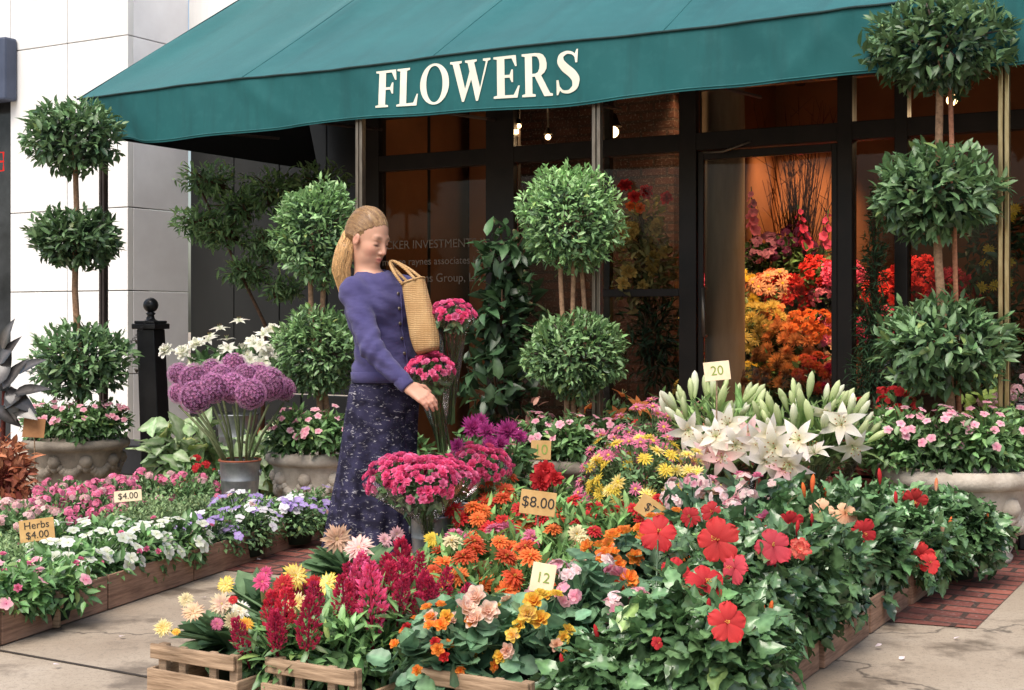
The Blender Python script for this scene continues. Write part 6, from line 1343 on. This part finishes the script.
for i in range(1500):                # combed strands from the hairline to the tie
    t0_ = R.uniform(-1, 1); at_ = abs(t0_) * 4; h0 = np.array([np.interp(at_, range(5), KN[:, k]) for k in range(3)]) * [1, math.copysign(1, t0_), 1] + np.array([-R.uniform(0, .01), 0, R.uniform(0, .006)]); h1 = np.array([-.084, R.normal(0, .012), -.030 + R.normal(0, .010)])
    pts = []; lift = np.array([0, math.copysign(.05, t0_) * min(1, at_ / 1.2), .10 * max(0, 1 - at_ / 2.2)])
    for t_ in np.linspace(R.uniform(0, .5) * (R.random() < .45), 1, 10): pts.append(onhead(h0 * (1 - t_) + h1 * t_ + lift * math.sin(PI * t_)))
    pts = np.array(pts); pts[1:-1] = (pts[:-2] + 2 * pts[1:-1] + pts[2:]) / 4
    strand(pts, [.0010] * 10, HD + (HB - HD) * R.random() ** 1.6 * .6)
PTS = np.array(pt)
for i in range(800):                 # ponytail
    w_ = R.normal(0, 1, 3) * .55; e = R.uniform(.55, 1.08); pts = []
    for t_ in np.linspace(0, 1, 9):
        a_ = t_ * e * 3; k_ = int(min(a_, 2.999)); c_ = PTS[k_] + (PTS[k_ + 1] - PTS[k_]) * (a_ - k_)
        r_ = np.interp(a_, [0, .5, 1.2, 2.2, 3.2], [.021, .033, .041, .039, .026]); ww = w_ / max(np.linalg.norm(w_), .45); pts.append(c_ + ww * r_ + R.normal(0, .0012, 3))
    strand(pts, np.linspace(.0012, .0005, 9), HD + (HB * 1.35 - HD) * R.uniform(.35, 1.1))
part(wo, 'hair', b, M_HAIR)
b = MB(); b.lathe([(.016, -.010), (.021, -.006), (.021, .006), (.016, .010)], 16); Qm = np.array(Vector((0, 0, 1)).rotation_difference(Vector((-.75, .3, -.35))).to_matrix()); b.V = [v_ @ Qm.T + tie - base + np.array([-.012, .002, -.006]) for v_ in b.V]
part(wo, 'hair_tie', b, M_KNIT)

# straw bag on the far shoulder
def m_straw():
    m, nt, o = newmat('woven_straw'); v = coords(nt, (1, 1, 1)); w1 = nd(nt, 'ShaderNodeTexWave', {'Vector': v, 'Scale': 40.0, 'Distortion': 2.5, 'Detail': 1.0}, bands_direction='Z').outputs[1]
    w2 = nd(nt, 'ShaderNodeTexWave', {'Vector': v, 'Scale': 52.0, 'Distortion': 2.5, 'Detail': 1.0}, bands_direction='X').outputs[1]
    h = nd(nt, 'ShaderNodeMath', {0: w1, 1: w2}, operation='MULTIPLY').outputs[0]; n = noise(nt, v, 14, 4)
    c = mixc(nt, ramp(nt, n, [(.3, lin(184, 146, 98)), (.7, lin(206, 172, 124))]), lin(140, 100, 60), nd(nt, 'ShaderNodeMapRange', {'Value': h, 'From Min': .35, 'From Max': .0, 'To Max': .55}).outputs[0])
    pbr(nt, o, c, .8, 0, bump(nt, h, .7, .004), .25); return m
M_STRAW = m_straw()
bt, bb_ = wp(413, 281, -.13), wp(428, 352, -.18); ax = nrm(bt - bb_); bw = nrm(np.array([.80, -.50, .05])); bw = nrm(bw - ax * (bw @ ax)); bd = np.cross(ax, bw)
t = thing('straw_bag', 'woven straw tote bag hanging from the woman\'s far shoulder', 'bag', bb_); Hh = np.linalg.norm(bt - bb_); G = []
for s in np.linspace(0, 1, 22):
    a_ = np.linspace(0, 2 * PI, 48, endpoint=False); wx = np.interp(s, [0, .06, .25, 1], [.046, .056, .062, .054]); wy = np.interp(s, [0, .06, .25, 1], [.028, .038, .044, .028])
    e = .65; cx_, cy_ = np.sign(np.cos(a_)) * np.abs(np.cos(a_)) ** e, np.sign(np.sin(a_)) * np.abs(np.sin(a_)) ** e
    G.append([ax * s * Hh + bw * wx * c1 + bd * wy * c2 for c1, c2 in zip(cx_, cy_)])
b = MB(); b.grid(np.array(G), wrap=True); b.add(np.vstack([[ [0, 0, 0] ], np.array(G[0])]), None, [[0, 1 + (j + 1) % 48, 1 + j] for j in range(48)]); o = part(t, 'basket', b, M_STRAW)
sd = o.modifiers.new('thickness', 'SOLIDIFY'); sd.thickness = .006
b = MB(); b.tube(np.array(G[-1] + [G[-1][0]]), .005, 6); part(t, 'rim', b, M_STRAW)
for s in (-1, 1):
    e0 = ax * Hh * .98 + bw * .035 + bd * .03 * s; e1 = ax * Hh * .98 - bw * .035 + bd * .03 * s; topp = wp(392, 261, .02 + .03 * s) - bb_
    pts = [e0, e0 * .55 + topp * .45 + np.array([.004, -.02, .01]), topp + np.array([.012, -.02, .0]), topp + np.array([-.012, -.025, -.004]), e1 * .55 + topp * .45 + np.array([-.012, -.03, 0]), e1]
    cp = np.array(pts); tt_ = np.linspace(0, len(cp) - 1, 26); sm = np.stack([np.interp(tt_, np.arange(len(cp)), cp[:, k]) for k in range(3)], -1)
    for _ in range(4): sm[1:-1] = (sm[:-2] + 2 * sm[1:-1] + sm[2:]) / 4
    b = MB(); b.tube(sm, .0068, 8); part(t, 'strap', b, M_STRAW)

# ================================================================== LIGHT, SKY, CAMERA
sdir = nrm(np.array([-.28, -.56, 1.0]))            # towards the sun: front left, high, through thin cloud
W = bpy.data.worlds.new('World'); bpy.context.scene.world = W; W.use_nodes = True
nt = W.node_tree; bg = nt.nodes['Background']; sky = nt.nodes.new('ShaderNodeTexSky'); sky.sky_type = 'NISHITA'; sky.sun_disc = False
sky.sun_elevation = math.asin(sdir[2]); sky.sun_rotation = math.atan2(sdir[0], sdir[1]); sky.dust_density = 4.0; sky.air_density = 1.2
nt.links.new(sky.outputs[0], bg.inputs[0]); bg.inputs[1].default_value = .21
l = bpy.data.lights.new('sun', 'SUN'); l.energy = 3.6; l.angle = math.radians(45); l.color = (1, .95, .88)
o = bpy.data.objects.new('sun', l); C.objects.link(o); o.rotation_mode = 'QUATERNION'; o.rotation_quaternion = Vector((0, 0, 1)).rotation_difference(Vector(sdir))
cam = bpy.data.cameras.new('camera'); cam.sensor_width = 36; cam.lens = 36 * F / 1024; cam.shift_y = -25 / 1024; cam.clip_end = 500; cam.clip_start = .05
co_ = bpy.data.objects.new('camera', cam); C.objects.link(co_); co_.location = (0, 0, CH); co_.rotation_euler = (PI / 2, 0, 0)
sc = bpy.context.scene; sc.camera = co_
sc.view_settings.view_transform = 'Standard'; sc.view_settings.look = 'None'; sc.view_settings.exposure = 0; sc.view_settings.gamma = 1
sc.cycles.transparent_max_bounces = 24; sc.cycles.max_bounces = 8; sc.cycles.use_denoising = True
